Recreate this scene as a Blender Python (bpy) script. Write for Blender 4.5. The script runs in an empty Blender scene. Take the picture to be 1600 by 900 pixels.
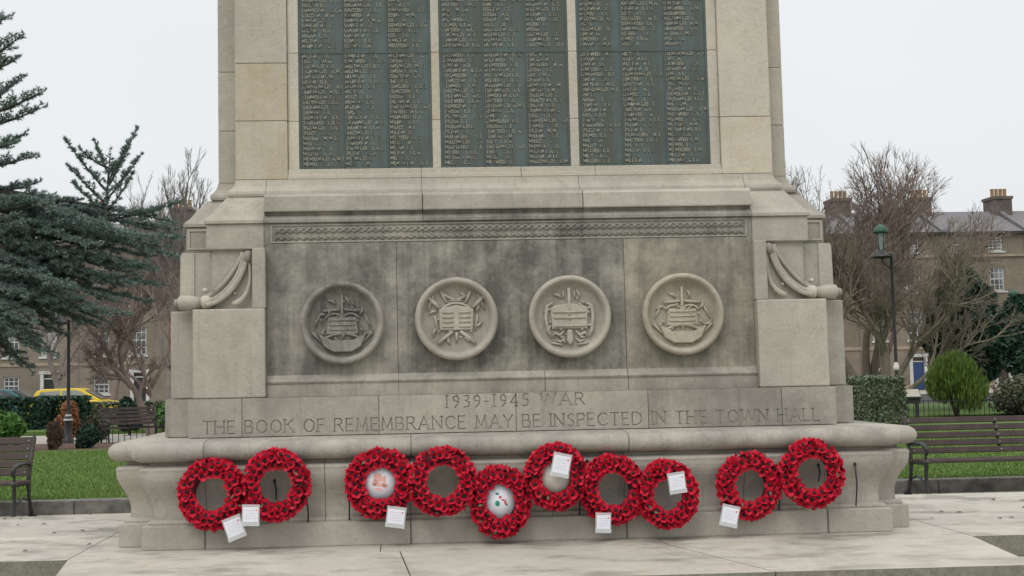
import bpy, math, random
import numpy as np
from mathutils import Vector, Matrix
R = math.radians
random.seed(7); RNG = np.random.default_rng(7)
S = bpy.context.scene
COL = S.collection

# ------------------------------------------------------------------ camera
F, PX, PY = 1900.0, 713.73, 450.0
CAM = dict(x=-.7402, y=-7.8107, z=1.06, yaw=.0451, pitch=.0719, roll=.0201)
_y, _p, _r = CAM['yaw'], CAM['pitch'], CAM['roll']
fw = Vector((math.sin(_y)*math.cos(_p), math.cos(_y)*math.cos(_p), math.sin(_p)))
_rt = Vector((math.cos(_y), -math.sin(_y), 0)); _up = _rt.cross(fw)
rt = _rt*math.cos(_r) - _up*math.sin(_r)
up = _up*math.cos(_r) + _rt*math.sin(_r)
CP = Vector((CAM['x'], CAM['y'], CAM['z']))
cd = bpy.data.cameras.new('camera'); cam = bpy.data.objects.new('camera', cd); COL.objects.link(cam)
m3 = Matrix((rt, up, -fw)).transposed()
cam.matrix_world = Matrix.Translation(CP) @ m3.to_4x4()
cd.sensor_width = 36; cd.lens = F/1600*36; cd.shift_x = (800-PX)/1600; cd.clip_start = .1; cd.clip_end = 2000
S.camera = cam
S.render.resolution_x = 1024; S.render.resolution_y = 576

def at(px, py, Y):
    """world point on the plane y=Y seen at a photograph position: used only to take real sizes and places off the photograph"""
    d = fw + rt*((px-PX)/F) - up*((py-PY)/F)
    return CP + d*((Y-CP.y)/d.y)

# ------------------------------------------------------------------ world, sun, exposure
W = bpy.data.worlds.new('World'); S.world = W; W.use_nodes = True
nt = W.node_tree; nt.nodes.clear()
SUN_EL, SUN_AZ = R(52), R(205)
sky = nt.nodes.new('ShaderNodeTexSky'); sky.sky_type = 'NISHITA'; sky.sun_disc = False
sky.sun_elevation = SUN_EL; sky.sun_rotation = SUN_AZ; sky.air_density = 1; sky.dust_density = 5
tc = nt.nodes.new('ShaderNodeTexCoord'); sep = nt.nodes.new('ShaderNodeSeparateXYZ')
ramp = nt.nodes.new('ShaderNodeValToRGB')
ramp.color_ramp.elements[0].position = 0.0; ramp.color_ramp.elements[0].color = (.755, .785, .80, 1)
ramp.color_ramp.elements[1].position = 1.0; ramp.color_ramp.elements[1].color = (1.0, 1.0, 1.0, 1)
e = ramp.color_ramp.elements.new(.30); e.color = (.79, .815, .83, 1)
nz = nt.nodes.new('ShaderNodeTexNoise'); nz.inputs['Scale'].default_value = 1.6; nz.inputs['Detail'].default_value = 4
mr = nt.nodes.new('ShaderNodeMapRange'); mr.inputs['From Min'].default_value = .3; mr.inputs['From Max'].default_value = .7
mr.inputs['To Min'].default_value = 10.6; mr.inputs['To Max'].default_value = 11.6
sc = nt.nodes.new('ShaderNodeVectorMath'); sc.operation = 'SCALE'
mx = nt.nodes.new('ShaderNodeMix'); mx.data_type = 'RGBA'; mx.inputs[0].default_value = .93
bg = nt.nodes.new('ShaderNodeBackground'); bg.inputs['Strength'].default_value = .10
out = nt.nodes.new('ShaderNodeOutputWorld')
L = nt.links.new
L(tc.outputs['Generated'], sep.inputs[0]); L(sep.outputs['Z'], ramp.inputs['Fac']); L(tc.outputs['Generated'], nz.inputs['Vector'])
zr = nt.nodes.new('ShaderNodeMapRange'); zr.inputs['From Min'].default_value = .30; zr.inputs['From Max'].default_value = 1; zr.inputs['To Min'].default_value = 1.0; zr.inputs['To Max'].default_value = 1.75
ml = nt.nodes.new('ShaderNodeMath'); ml.operation = 'MULTIPLY'; L(sep.outputs['Z'], zr.inputs['Value']); L(mr.outputs['Result'], ml.inputs[0]); L(zr.outputs['Result'], ml.inputs[1])
L(nz.outputs['Fac'], mr.inputs['Value']); L(ramp.outputs['Color'], sc.inputs[0]); L(ml.outputs[0], sc.inputs['Scale'])
L(sky.outputs[0], mx.inputs[6]); L(sc.outputs[0], mx.inputs[7]); L(mx.outputs[2], bg.inputs['Color']); L(bg.outputs[0], out.inputs[0])
sd = bpy.data.lights.new('sun', 'SUN'); sd.energy = 1.0; sd.angle = R(24); sd.color = (1, .97, .92)
so = bpy.data.objects.new('sun', sd); COL.objects.link(so)
sv = Vector((math.sin(SUN_AZ)*math.cos(SUN_EL), math.cos(SUN_AZ)*math.cos(SUN_EL), math.sin(SUN_EL)))
so.rotation_euler = sv.to_track_quat('Z', 'Y').to_euler()
S.view_settings.view_transform = 'Standard'; S.view_settings.look = 'None'
S.view_settings.exposure = 0.0; S.view_settings.gamma = 1

# ------------------------------------------------------------------ materials
def mat_new(name, rough=.8, spec=.3):
    m = bpy.data.materials.new(name); m.use_nodes = True
    n = m.node_tree; b = n.nodes['Principled BSDF']
    b.inputs['Roughness'].default_value = rough; b.inputs['Specular IOR Level'].default_value = spec
    return m, n, b
def N(n, t, **k):
    x = n.nodes.new(t)
    for a, v in k.items():
        if a in x.inputs: x.inputs[a].default_value = v
        else: setattr(x, a, v)
    return x
def coords(n, scale=(1, 1, 1), obj=True):
    g = n.nodes.new('ShaderNodeNewGeometry') if not obj else n.nodes.new('ShaderNodeTexCoord')
    mp = n.nodes.new('ShaderNodeMapping'); mp.inputs['Scale'].default_value = scale
    n.links.new(g.outputs['Position' if not obj else 'Object'], mp.inputs[0]); return mp.outputs[0]
def noise(n, vec, scale, detail=5, rough=.6, lo=.35, hi=.65):
    x = N(n, 'ShaderNodeTexNoise'); x.inputs['Scale'].default_value = scale; x.inputs['Detail'].default_value = detail; x.inputs['Roughness'].default_value = rough
    n.links.new(vec, x.inputs['Vector'])
    m = N(n, 'ShaderNodeMapRange'); m.inputs['From Min'].default_value = lo; m.inputs['From Max'].default_value = hi
    n.links.new(x.outputs['Fac'], m.inputs['Value']); return m.outputs['Result'], x.outputs['Fac']
def mixc(n, fac, a, b, mode='MIX'):
    x = n.nodes.new('ShaderNodeMix'); x.data_type = 'RGBA'; x.blend_type = mode
    for i, v in ((0, fac), (6, a), (7, b)):
        if isinstance(v, (int, float)): x.inputs[i].default_value = v
        elif isinstance(v, tuple): x.inputs[i].default_value = (*v[:3], 1)
        else: n.links.new(v, x.inputs[i])
    return x.outputs[2]
def math_(n, op, a, b=0.0, clamp=False):
    x = n.nodes.new('ShaderNodeMath'); x.operation = op; x.use_clamp = clamp
    for i, v in ((0, a), (1, b)):
        if isinstance(v, (int, float)): x.inputs[i].default_value = v
        else: n.links.new(v, x.inputs[i])
    return x.outputs[0]
def bump(n, b, h, strength=.3, dist=.01):
    x = n.nodes.new('ShaderNodeBump'); x.inputs['Strength'].default_value = strength; x.inputs['Distance'].default_value = dist
    n.links.new(h, x.inputs['Height']); n.links.new(x.outputs[0], b.inputs['Normal'])
def simple(name, c, c2=None, scale=8, rough=.7, spec=.3, bmp=0, metal=0):
    m, n, b = mat_new(name, rough, spec); b.inputs['Metallic'].default_value = metal
    if c2 is None: c2 = tuple(v*.8 for v in c)
    v = coords(n); f, raw = noise(n, v, scale)
    n.links.new(mixc(n, f, c, c2), b.inputs['Base Color'])
    if bmp: bump(n, b, raw, bmp, .02)
    return m

def make_stone():
    """weathered ashlar. face attribute st = (tone, warmth, dirt)"""
    m, n, b = mat_new('limestone', .9, .2)
    v = coords(n, obj=False)
    at_ = n.nodes.new('ShaderNodeAttribute'); at_.attribute_name = 'st'
    sp = n.nodes.new('ShaderNodeSeparateXYZ'); n.links.new(at_.outputs['Vector'], sp.inputs[0])
    tone, warm, dirt = sp.outputs[0], sp.outputs[1], sp.outputs[2]
    big, _ = noise(n, v, 1.3, 5, .6, .3, .7)
    med, medr = noise(n, v, 7, 8, .72, .32, .68)
    fine, finer = noise(n, v, 55, 6, .7, .3, .7)
    vs = coords(n, (6.5, 6.5, .5), obj=False); streak, _ = noise(n, vs, 1.0, 8, .7, .42, .60)
    blot, _ = noise(n, v, 2.6, 7, .7, .38, .60)
    vh = coords(n, (1.2, 1.2, 9), obj=False); bed, _ = noise(n, vh, 1.0, 5, .6, .3, .7)
    col = mixc(n, big, (.56, .515, .45), (.46, .435, .39))
    col = mixc(n, math_(n, 'MULTIPLY', bed, .25), col, (.54, .49, .40))
    pit, pitr = noise(n, v, 24, 9, .85, .50, .66)
    col = mixc(n, math_(n, 'MULTIPLY', math_(n, 'MULTIPLY', pit, med), .6), col, (.26, .245, .205))
    col = mixc(n, math_(n, 'MULTIPLY', math_(n, 'MULTIPLY', warm, med), .9, True), col, (.46, .345, .20))
    col = mixc(n, math_(n, 'MULTIPLY', warm, .35, True), col, (.47, .37, .23))
    # grime: grey-green crust; amount from dirt attribute, streaks and clouds
    cloud = math_(n, 'MULTIPLY', math_(n, 'ADD', math_(n, 'MULTIPLY', streak, .34), math_(n, 'MULTIPLY', math_(n, 'ADD', med, blot), .50)), 1.0)
    gr = math_(n, 'ADD', math_(n, 'MULTIPLY', dirt, .22), math_(n, 'MULTIPLY', math_(n, 'MULTIPLY', cloud, dirt), .80), True)
    gcol = mixc(n, big, (.100, .104, .086), (.130, .122, .116))
    col = mixc(n, gr, col, gcol)
    # narrow run-off lines
    v2 = coords(n, (30, 30, .9), obj=False); run, _ = noise(n, v2, 1.0, 5, .6, .60, .70)
    col = mixc(n, math_(n, 'MULTIPLY', math_(n, 'MULTIPLY', run, .42), math_(n, 'ADD', dirt, .15)), col, (.13, .125, .105))
    # pale lichen bloom spots
    lv, _ = noise(n, v, 13, 7, .8, .60, .70)
    col = mixc(n, math_(n, 'MULTIPLY', lv, .35), col, (.60, .58, .52))
    dk, _ = noise(n, v, 17, 6, .8, .62, .74)
    col = mixc(n, math_(n, 'MULTIPLY', dk, .6), col, (.13, .125, .10))
    col = mixc(n, math_(n, 'MULTIPLY', fine, .22), col, (.22, .20, .16))
    tn = n.nodes.new('ShaderNodeCombineColor')
    for i in range(3): n.links.new(tone, tn.inputs[i])
    col = mixc(n, 1.0, col, tn.outputs[0], 'MULTIPLY')
    n.links.new(col, b.inputs['Base Color'])
    h = math_(n, 'ADD', math_(n, 'MULTIPLY', medr, .5), math_(n, 'ADD', math_(n, 'MULTIPLY', finer, .4), math_(n, 'MULTIPLY', pitr, .5)))
    bump(n, b, h, .8, .014)
    return m
M = {}
M['stone'] = make_stone()
M['mortar'] = simple('dark_joint', (.12, .11, .09), (.2, .185, .15), 20, .95)
M['cut'] = simple('cut_letter_grime', (.37, .345, .30), (.53, .50, .44), 7, .95)

def make_paving():
    m, n, b = mat_new('pale_paving_stone', .75, .3)
    v = coords(n, obj=False)
    at_ = n.nodes.new('ShaderNodeAttribute'); at_.attribute_name = 'st'
    sp = n.nodes.new('ShaderNodeSeparateXYZ'); n.links.new(at_.outputs['Vector'], sp.inputs[0])
    big, _ = noise(n, v, .8, 5, .6, .3, .7); med, mr_ = noise(n, v, 7, 9, .8, .40, .60); dp, _ = noise(n, v, 1.7, 8, .75, .52, .64); fi, fr = noise(n, v, 60, 5, .7, .3, .7)
    vs = coords(n, (1.0, 1.9, 1), obj=False); st, _ = noise(n, vs, 1.5, 8, .72, .50, .62)
    col = mixc(n, big, (.50, .47, .415), (.375, .355, .315))
    col = mixc(n, math_(n, 'MULTIPLY', med, .4), col, (.62, .58, .50))
    wv, _ = noise(n, v, 2.1, 5, .6, .55, .72)
    col = mixc(n, math_(n, 'MULTIPLY', wv, .4), col, (.44, .36, .25))
    col = mixc(n, math_(n, 'MULTIPLY', dp, .45), col, (.27, .255, .225))
    dirtf = math_(n, 'MULTIPLY', st, math_(n, 'ADD', sp.outputs[2], .35), True)
    col = mixc(n, dirtf, col, (.20, .185, .155))
    col = mixc(n, math_(n, 'MULTIPLY', fi, .35), col, (.30, .275, .22))
    tn = n.nodes.new('ShaderNodeCombineColor')
    for i in range(3): n.links.new(sp.outputs[0], tn.inputs[i])
    col = mixc(n, 1.0, col, tn.outputs[0], 'MULTIPLY')
    n.links.new(col, b.inputs['Base Color'])
    rf = n.nodes.new('ShaderNodeMapRange'); n.links.new(st, rf.inputs['Value']); rf.inputs['To Min'].default_value = .8; rf.inputs['To Max'].default_value = .4
    n.links.new(rf.outputs[0], b.inputs['Roughness'])
    bump(n, b, math_(n, 'ADD', mr_, fr), .3, .008)
    return m
M['paving'] = make_paving()
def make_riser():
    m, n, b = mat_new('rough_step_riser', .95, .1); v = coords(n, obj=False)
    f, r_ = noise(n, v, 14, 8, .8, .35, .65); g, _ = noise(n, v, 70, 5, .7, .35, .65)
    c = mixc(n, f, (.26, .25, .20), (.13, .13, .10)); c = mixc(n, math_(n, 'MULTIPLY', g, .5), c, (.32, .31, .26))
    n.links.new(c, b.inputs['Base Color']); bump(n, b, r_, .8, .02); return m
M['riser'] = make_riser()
def make_bronze():
    m, n, b = mat_new('verdigris_bronze', .6, .4); v = coords(n, obj=False)
    f, r_ = noise(n, v, 5, 7, .7, .35, .65); vs = coords(n, (9, 9, .8), obj=False); g, _ = noise(n, vs, 1, 6, .6, .45, .62)
    c = mixc(n, f, (.075, .094, .090), (.098, .130, .132)); c = mixc(n, math_(n, 'MULTIPLY', g, .7), c, (.075, .078, .060))
    n.links.new(c, b.inputs['Base Color']); b.inputs['Metallic'].default_value = .15; bump(n, b, r_, .2, .004); return m
M['bronze'] = make_bronze()
def make_letters():
    m, n, b = mat_new('worn_raised_lettering', .55, .4); v = coords(n, obj=False)
    f, r_ = noise(n, v, 9, 7, .7, .3, .7)
    n.links.new(mixc(n, f, (.34, .325, .265), (.20, .205, .17)), b.inputs['Base Color']); return m
M['letters'] = make_letters()
def leafmat(name, a, bb, scale=2.0, rough=.6):
    m, n, b = mat_new(name, rough, .25); v = coords(n, obj=False)
    g = n.nodes.new('ShaderNodeNewGeometry')
    f, _ = noise(n, v, scale, 4, .6, .3, .7)
    mid = tuple((x+y)/2 for x, y in zip(a, bb))
    c = mixc(n, f, a, mid); c = mixc(n, g.outputs['Random Per Island'], c, bb)
    n.links.new(c, b.inputs['Base Color']); return m
M['cedar'] = leafmat('blue_green_needles', (.07, .115, .105), (.24, .31, .28), 1.2)
M['bark'] = simple('grey_brown_bark', (.085, .07, .058), (.05, .042, .035), 6, .95, bmp=.5)
M['twig'] = simple('reddish_brown_bark', (.27, .205, .175), (.19, .15, .13), 3, .95)
M['twig_grey'] = simple('grey_twig_bark', (.26, .225, .20), (.18, .155, .14), 3, .95)
M['moss_bark'] = simple('mossy_bark', (.23, .195, .15), (.15, .13, .10), 3, .95)
M['leaf_dark'] = leafmat('dark_evergreen_leaves', (.012, .035, .024), (.035, .075, .048), 2)
M['leaf_green'] = leafmat('fresh_green_leaves', (.045, .11, .022), (.10, .20, .05), 2)
M['leaf_gold'] = leafmat('golden_green_leaves', (.03, .075, .014), (.12, .18, .03), 2)
M['leaf_grey'] = leafmat('grey_green_clipped_leaves', (.07, .095, .05), (.16, .19, .12), 3)
M['leaf_olive'] = leafmat('olive_clipped_leaves', (.06, .07, .038), (.12, .13, .08), 3)
M['leaf_orange'] = leafmat('orange_winter_twigs', (.20, .085, .035), (.28, .13, .05), 3)
M['leaf_brown'] = leafmat('dark_brown_winter_leaves', (.06, .038, .03), (.12, .075, .055), 3)
M['red'] = leafmat('red_poppy_petal', (.34, .004, .020), (.60, .011, .040), 14, .55)
M['red_dark'] = simple('dark_red_backing', (.09, .004, .012), (.05, .003, .008), 12)
M['black'] = simple('black_paint', (.012, .012, .014), (.02, .02, .022), 9, .45, .5)
M['poppy_c'] = simple('black_poppy_centre', (.010, .010, .010), (.02, .018, .018), 30, .6)
M['card'] = simple('white_card', (.78, .78, .85), (.74, .74, .80), 20, .6)
M['ink'] = simple('faded_blue_ink', (.42, .42, .58), (.5, .5, .62), 20)
M['pinkink'] = simple('pink_gold_print', (.68, .30, .28), (.74, .50, .42), 60)
M['greenink'] = simple('green_print', (.03, .22, .16), (.05, .3, .2), 20)
M['redink'] = simple('red_print', (.55, .05, .06), (.5, .1, .1), 20)
M['cream'] = simple('cream_disc', (.66, .62, .55), (.6, .55, .47), 14)
def make_sleeve():
    m, n, b = mat_new('clear_plastic_sleeve', .2, .5)
    b.inputs['Base Color'].default_value = (.72, .74, .76, 1); b.inputs['Alpha'].default_value = .45; return m
M['sleeve'] = make_sleeve()
M['slat'] = simple('brown_painted_wood', (.065, .044, .038), (.042, .030, .027), 5, .55)
M['slat_old'] = simple('worn_painted_wood', (.085, .055, .045), (.05, .042, .037), 4, .6)
M['bolt'] = simple('steel_bolt', (.4, .4, .4), None, 5, .4, metal=.7)

def ground_mat(name, a, b_, c, s1, s2, rough=.9, bs=.3):
    m, n, b = mat_new(name, rough, .2); v = coords(n, obj=False)
    f, r_ = noise(n, v, s1, 6, .7, .3, .7); g, r2 = noise(n, v, s2, 5, .7, .3, .7)
    x = mixc(n, f, a, b_); x = mixc(n, math_(n, 'MULTIPLY', g, .6), x, c)
    n.links.new(x, b.inputs['Base Color']); bump(n, b, r2, bs, .02); return m
M['grass_base'] = ground_mat('grass_turf', (.075, .135, .03), (.10, .16, .04), (.045, .09, .02), .9, 25)
M['blade'] = leafmat('grass_blade', (.085, .155, .03), (.16, .235, .06), 1.0)
M['soil'] = ground_mat('reddish_bark_mulch', (.13, .075, .052), (.09, .06, .045), (.18, .12, .09), 3, 30, bs=.8)
M['path'] = ground_mat('pale_gravel_path', (.33, .31, .27), (.27, .26, .23), (.38, .36, .32), 1, 18)
M['asphalt'] = ground_mat('asphalt', (.05, .05, .05), (.065, .065, .063), (.04, .04, .04), .5, 20)
M['flag'] = ground_mat('pale_flagstone', (.44, .41, .35), (.36, .34, .29), (.27, .25, .21), 1.1, 4)
M['kerb'] = simple('dark_weathered_kerb', (.21, .20, .18), (.09, .088, .078), 5, .9, bmp=.4)
M['white'] = simple('white_paint', (.55, .55, .53), (.42, .42, .41), 1.5, .5)
def make_glass():
    m, n, b = mat_new('window_glass', .12, .6); v = coords(n, (1, 1, .6), obj=False); f, _ = noise(n, v, .55, 3, .5, .48, .60)
    n.links.new(mixc(n, f, (.045, .05, .06), (.24, .24, .23)), b.inputs['Base Color']); return m
M['glass'] = make_glass()
M['slate'] = ground_mat('grey_slate_roof', (.17, .165, .175), (.13, .13, .14), (.20, .185, .18), .4, 5)
def make_brick(name, a, b2, mo):
    m, n, b = mat_new(name, .9, .2); v = coords(n, obj=True)
    cx = n.nodes.new('ShaderNodeSeparateXYZ'); n.links.new(v, cx.inputs[0]); cb = n.nodes.new('ShaderNodeCombineXYZ')
    n.links.new(math_(n, 'ADD', cx.outputs[0], cx.outputs[1]), cb.inputs[0]); n.links.new(cx.outputs[2], cb.inputs[1])
    br = n.nodes.new('ShaderNodeTexBrick'); br.inputs['Scale'].default_value = 1.0
    br.inputs['Brick Width'].default_value = .45; br.inputs['Row Height'].default_value = .15; br.inputs['Mortar Size'].default_value = .012
    br.inputs['Color1'].default_value = (*a, 1); br.inputs['Color2'].default_value = (*b2, 1); br.inputs['Mortar'].default_value = (*mo, 1)
    n.links.new(cb.outputs[0], br.inputs['Vector'])
    vw = coords(n, obj=False); f, _ = noise(n, vw, .45, 8, .75, .35, .62)
    n.links.new(mixc(n, math_(n, 'MULTIPLY', f, .8), br.outputs['Color'], tuple(x*.62 for x in a)), b.inputs['Base Color']); return m
M['brick'] = make_brick('brown_brick', (.25, .21, .165), (.20, .17, .135), (.25, .24, .21))  # brick greyed: the muting of distance haze is put into its colour
M['brick_red'] = make_brick('red_brown_brick', (.25, .20, .155), (.20, .16, .125), (.24, .22, .19))  # likewise muted, distance haze painted into the brick colour
M['stack'] = simple('sooty_chimney_brick', (.15, .12, .10), (.09, .08, .075), 2, .9)
M['sandstone'] = simple('sandstone_dressing', (.33, .27, .20), (.25, .21, .165), 3, .9)
M['pot'] = simple('buff_chimney_pot', (.40, .25, .12), (.30, .18, .10), 4)
M['blue'] = simple('blue_door_paint', (.03, .055, .16), (.035, .06, .13), 3, .5)
M['yellow'] = simple('yellow_car_paint', (.68, .48, .02), (.62, .44, .03), 3, .3, .5)
M['teal'] = simple('dark_teal_car_paint', (.03, .12, .13), (.025, .10, .11), 3, .3, .5)
M['tyre'] = simple('tyre_rubber', (.02, .02, .02), None, 5, .9)
M['lampglass'] = simple('milky_lamp_glass', (.24, .27, .26), (.12, .15, .14), 5, .25, .6)
M['copper'] = simple('green_copper_cap', (.022, .065, .045), (.04, .095, .062), 6, .5)

# ------------------------------------------------------------------ mesh helpers
class MB:
    def __init__(s): s.v = []; s.f = []; s.m = []; s.st = []; s.smooth = []
    def add(s, vs, fs, mi=0, st=(1, 0, 0), sm=False):
        o = len(s.v); s.v += [tuple(p) for p in vs]
        for f in fs: s.f.append([i+o for i in f]); s.m.append(mi); s.st.append(st); s.smooth.append(sm)
    def box(s, x0, x1, y0, y1, z0, z1, mi=0, st=(1, 0, 0)):
        s.add([(x0,y0,z0),(x1,y0,z0),(x1,y1,z0),(x0,y1,z0),(x0,y0,z1),(x1,y0,z1),(x1,y1,z1),(x0,y1,z1)],
              [(3,2,1,0),(4,5,6,7),(0,1,5,4),(1,2,6,5),(2,3,7,6),(3,0,4,7)], mi, st)
    def obox(s, c, ax, ay, az, mi=0, st=(1,0,0)):
        c = Vector(c); vs = [c+ax*i+ay*j+az*k for k in (-1,1) for j in (-1,1) for i in (-1,1)]
        s.add(vs, [(0,2,3,1),(4,5,7,6),(0,1,5,4),(1,3,7,5),(3,2,6,7),(2,0,4,6)], mi, st)
    def tube(s, pts, rads, n=6, mi=0, st=(1,0,0), caps=True, sm=True):
        pts = [Vector(p) for p in pts]; o = len(s.v); ref = None
        for i, p in enumerate(pts):
            t = (pts[min(i+1, len(pts)-1)]-pts[max(i-1, 0)])
            if t.length < 1e-9: t = Vector((0,0,1))
            t.normalize()
            if ref is None: ref = Vector((1,0,0)) if abs(t.x) < .8 else Vector((0,1,0))
            a = (ref - t*ref.dot(t))
            if a.length < 1e-6: a = Vector((0,1,0)) - t*t.y
            a.normalize(); ref = a; b = t.cross(a); r = rads[i] if hasattr(rads, '__len__') else rads
            for k in range(n):
                q = 2*math.pi*k/n; s.v.append(tuple(p + a*(r*math.cos(q)) + b*(r*math.sin(q))))
        for i in range(len(pts)-1):
            for k in range(n):
                k2 = (k+1) % n; s.f.append([o+i*n+k, o+i*n+k2, o+(i+1)*n+k2, o+(i+1)*n+k]); s.m.append(mi); s.st.append(st); s.smooth.append(sm)
        if caps:
            s.f.append([o+k for k in range(n)][::-1]); s.m.append(mi); s.st.append(st); s.smooth.append(False)
            e_ = o+(len(pts)-1)*n; s.f.append([e_+k for k in range(n)]); s.m.append(mi); s.st.append(st); s.smooth.append(False)
    def lathe(s, prof, c, axis='z', n=24, mi=0, st=(1,0,0), sm=True):
        """prof [(r,h)], around axis through c; axis 'z' up or 'y' (h towards -y)"""
        o = len(s.v); c = Vector(c)
        for r, h in prof:
            for k in range(n):
                q = 2*math.pi*k/n
                if axis == 'z': p = c+Vector((r*math.cos(q), r*math.sin(q), h))
                else: p = c+Vector((r*math.cos(q), -h, r*math.sin(q)))
                s.v.append(tuple(p))
        for i in range(len(prof)-1):
            for k in range(n):
                k2 = (k+1) % n; s.f.append([o+i*n+k, o+i*n+k2, o+(i+1)*n+k2, o+(i+1)*n+k]); s.m.append(mi); s.st.append(st); s.smooth.append(sm)
    def prism(s, poly, y0, y1, mi=0, st=(1,0,0)):
        """poly [(x,z)] extruded from y0 (front) to y1"""
        n = len(poly); vs = [(x, y0, z) for x, z in poly]+[(x, y1, z) for x, z in poly]
        s.add(vs, [list(range(n)), list(range(n, 2*n))[::-1]]+[(i, i+n, (i+1) % n+n, (i+1) % n) for i in range(n)], mi, st)
    def build(s, name, mats, parent=None, smooth=None, bevel=0, seg=1):
        me = bpy.data.meshes.new(name); me.from_pydata(s.v, [], s.f)
        if not isinstance(mats, (list, tuple)): mats = [mats]
        for m in mats: me.materials.append(m)
        me.polygons.foreach_set('material_index', s.m)
        me.polygons.foreach_set('use_smooth', s.smooth if smooth is None else [smooth]*len(s.f))
        a = me.attributes.new('st', 'FLOAT_VECTOR', 'FACE')
        a.data.foreach_set('vector', np.array(s.st, dtype=np.float32).ravel())
        me.update()
        o = bpy.data.objects.new(name, me); COL.objects.link(o)
        if parent: o.parent = parent
        if bevel:
            b = o.modifiers.new('bevel', 'BEVEL'); b.width = bevel; b.segments = seg; b.limit_method = 'ANGLE'; b.angle_limit = R(40)
        return o
def tag(o, label=None, cat=None, group=None, kind=None):
    if label: o['label'] = label
    if cat: o['category'] = cat
    if group: o['group'] = group
    if kind: o['kind'] = kind
    return o
def empty(name, loc=(0,0,0), rz=0):
    o = bpy.data.objects.new(name, None); COL.objects.link(o); o.location = loc; o.rotation_euler.z = rz; o.empty_display_size = .2; return o
def copy_tree(o, parent=None):
    c = o.copy(); COL.objects.link(c); c.parent = parent
    for ch in [x for x in bpy.data.objects if x.parent == o]: copy_tree(ch, c)
    return c

# ================================================================== GROUND
G = -.54
def sheet(name, x0, x1, y0, y1, z, m, kind='structure'):
    b = MB(); b.add([(x0,y0,z),(x1,y0,z),(x1,y1,z),(x0,y1,z)], [(0,1,2,3)]); o = b.build(name, m); tag(o, kind=kind); return o
sheet('ground', -700, 700, -60, 1500, G-.012, M['grass_base'])
sheet('plaza_paving', -9.5, 14, -6, 7.43, G, M['flag'])
sheet('park_path', -40, 50, 23.2, 30.5, G+.004, M['path'])
sheet('road', -120, 130, 42, 60, G-.004, M['asphalt'])
sheet('pavement', -120, 130, 60.2, 71.8, G+.02, M['path'])
b = MB()
for x in np.arange(-12, 16, 1.2): b.box(x+.004, x+1.196, 7.43, 7.62, G-.05, G+.17, 0)
o = b.build('stone_kerb', M['kerb'], bevel=.012); tag(o, kind='structure')
LZ = G+.135
b = MB(); b.box(-30, 30, 7.62, 19.6, G-.1, LZ); o = b.build('lawn', M['grass_base']); tag(o, kind='structure')
b = MB(); b.box(-30, -5.0, 19.6, 23.2, G-.1, LZ-.03); b.box(5.0, 30, 26.8, 28.0, G-.1, LZ-.06); o = b.build('planting_bed', M['soil']); tag(o, kind='structure')
b = MB(); b.box(6.0, 30, 19.6, 26.8, G-.1, LZ-.01); b.box(6, 30, 28.0, 40, G-.1, LZ-.01); b.box(-30, -6, 30.5, 40, G-.1, LZ-.01); o = b.build('far_lawn', M['grass_base']); tag(o, kind='structure')
def grass(name, n, regions):
    V = []
    per = n//len(regions)
    for x0, x1, y0, y1 in regions:
        x = RNG.uniform(x0, x1, per); y = y0+(y1-y0)*RNG.random(per)**1.5; h = RNG.uniform(.02, .055, per); a = RNG.uniform(0, math.pi, per); w = RNG.uniform(.006, .014, per)
        lx = RNG.normal(0, .015, per); ly = RNG.normal(0, .015, per); z = np.full(per, LZ-.003)
        V.append(np.stack([np.stack([x-w*np.cos(a), y-w*np.sin(a), z], 1), np.stack([x+w*np.cos(a), y+w*np.sin(a), z], 1), np.stack([x+lx, y+ly, z+h], 1)], 1))
    V = np.concatenate(V).reshape(-1, 3); k = len(V)//3
    me = bpy.data.meshes.new(name); me.vertices.add(len(V)); me.vertices.foreach_set('co', V.astype(np.float32).ravel())
    me.loops.add(len(V)); me.loops.foreach_set('vertex_index', np.arange(len(V), dtype=np.int32))
    me.polygons.add(k); me.polygons.foreach_set('loop_start', np.arange(0, len(V), 3, dtype=np.int32)); me.polygons.foreach_set('loop_total', np.full(k, 3, dtype=np.int32))
    me.materials.append(M['blade']); me.update(); me.validate()
    o = bpy.data.objects.new(name, me); COL.objects.link(o); tag(o, 'short mown green grass on the lawn', 'grass', kind='stuff')
grass('grass', 170000, [(-11, -3, 7.64, 19), (3.5, 13, 7.64, 19)])

# scattered winter leaves
b = MB(); rs_ = random.Random(4)
for k in range(520):
    if k < 330: x = rs_.choice((rs_.uniform(-11, -3), rs_.uniform(4, 13))); y = rs_.uniform(7.7, 19); z = LZ+.03
    elif k < 440: x = rs_.uniform(-9, 13); y = 7.42-abs(rs_.gauss(0, .12)); z = G+.006
    else: x = rs_.uniform(-5, 7); y = rs_.uniform(-1.35, 2.1) if abs(x) < 2.5 and False else rs_.uniform(.0, 2.1); z = .004; x = x if abs(x) > 2.75 else (2.9+abs(x))*(1 if x > 0 else -1)
    a = rs_.uniform(0, 6.28); l_ = rs_.uniform(.012, .03); c_, s__ = math.cos(a), math.sin(a)
    b.add([(x-l_*c_, y-l_*s__, z), (x+l_*.5*s__, y-l_*.5*c_, z+.006), (x+l_*c_, y+l_*s__, z+.002), (x-l_*.5*s__, y+l_*.5*c_, z+.008)], [(0, 1, 2), (0, 2, 3)])
o = b.build('fallen_leaves', M['soil']); tag(o, 'scattered small brown fallen leaves on lawn, kerb foot and paving', 'leaves', kind='stuff')

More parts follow.
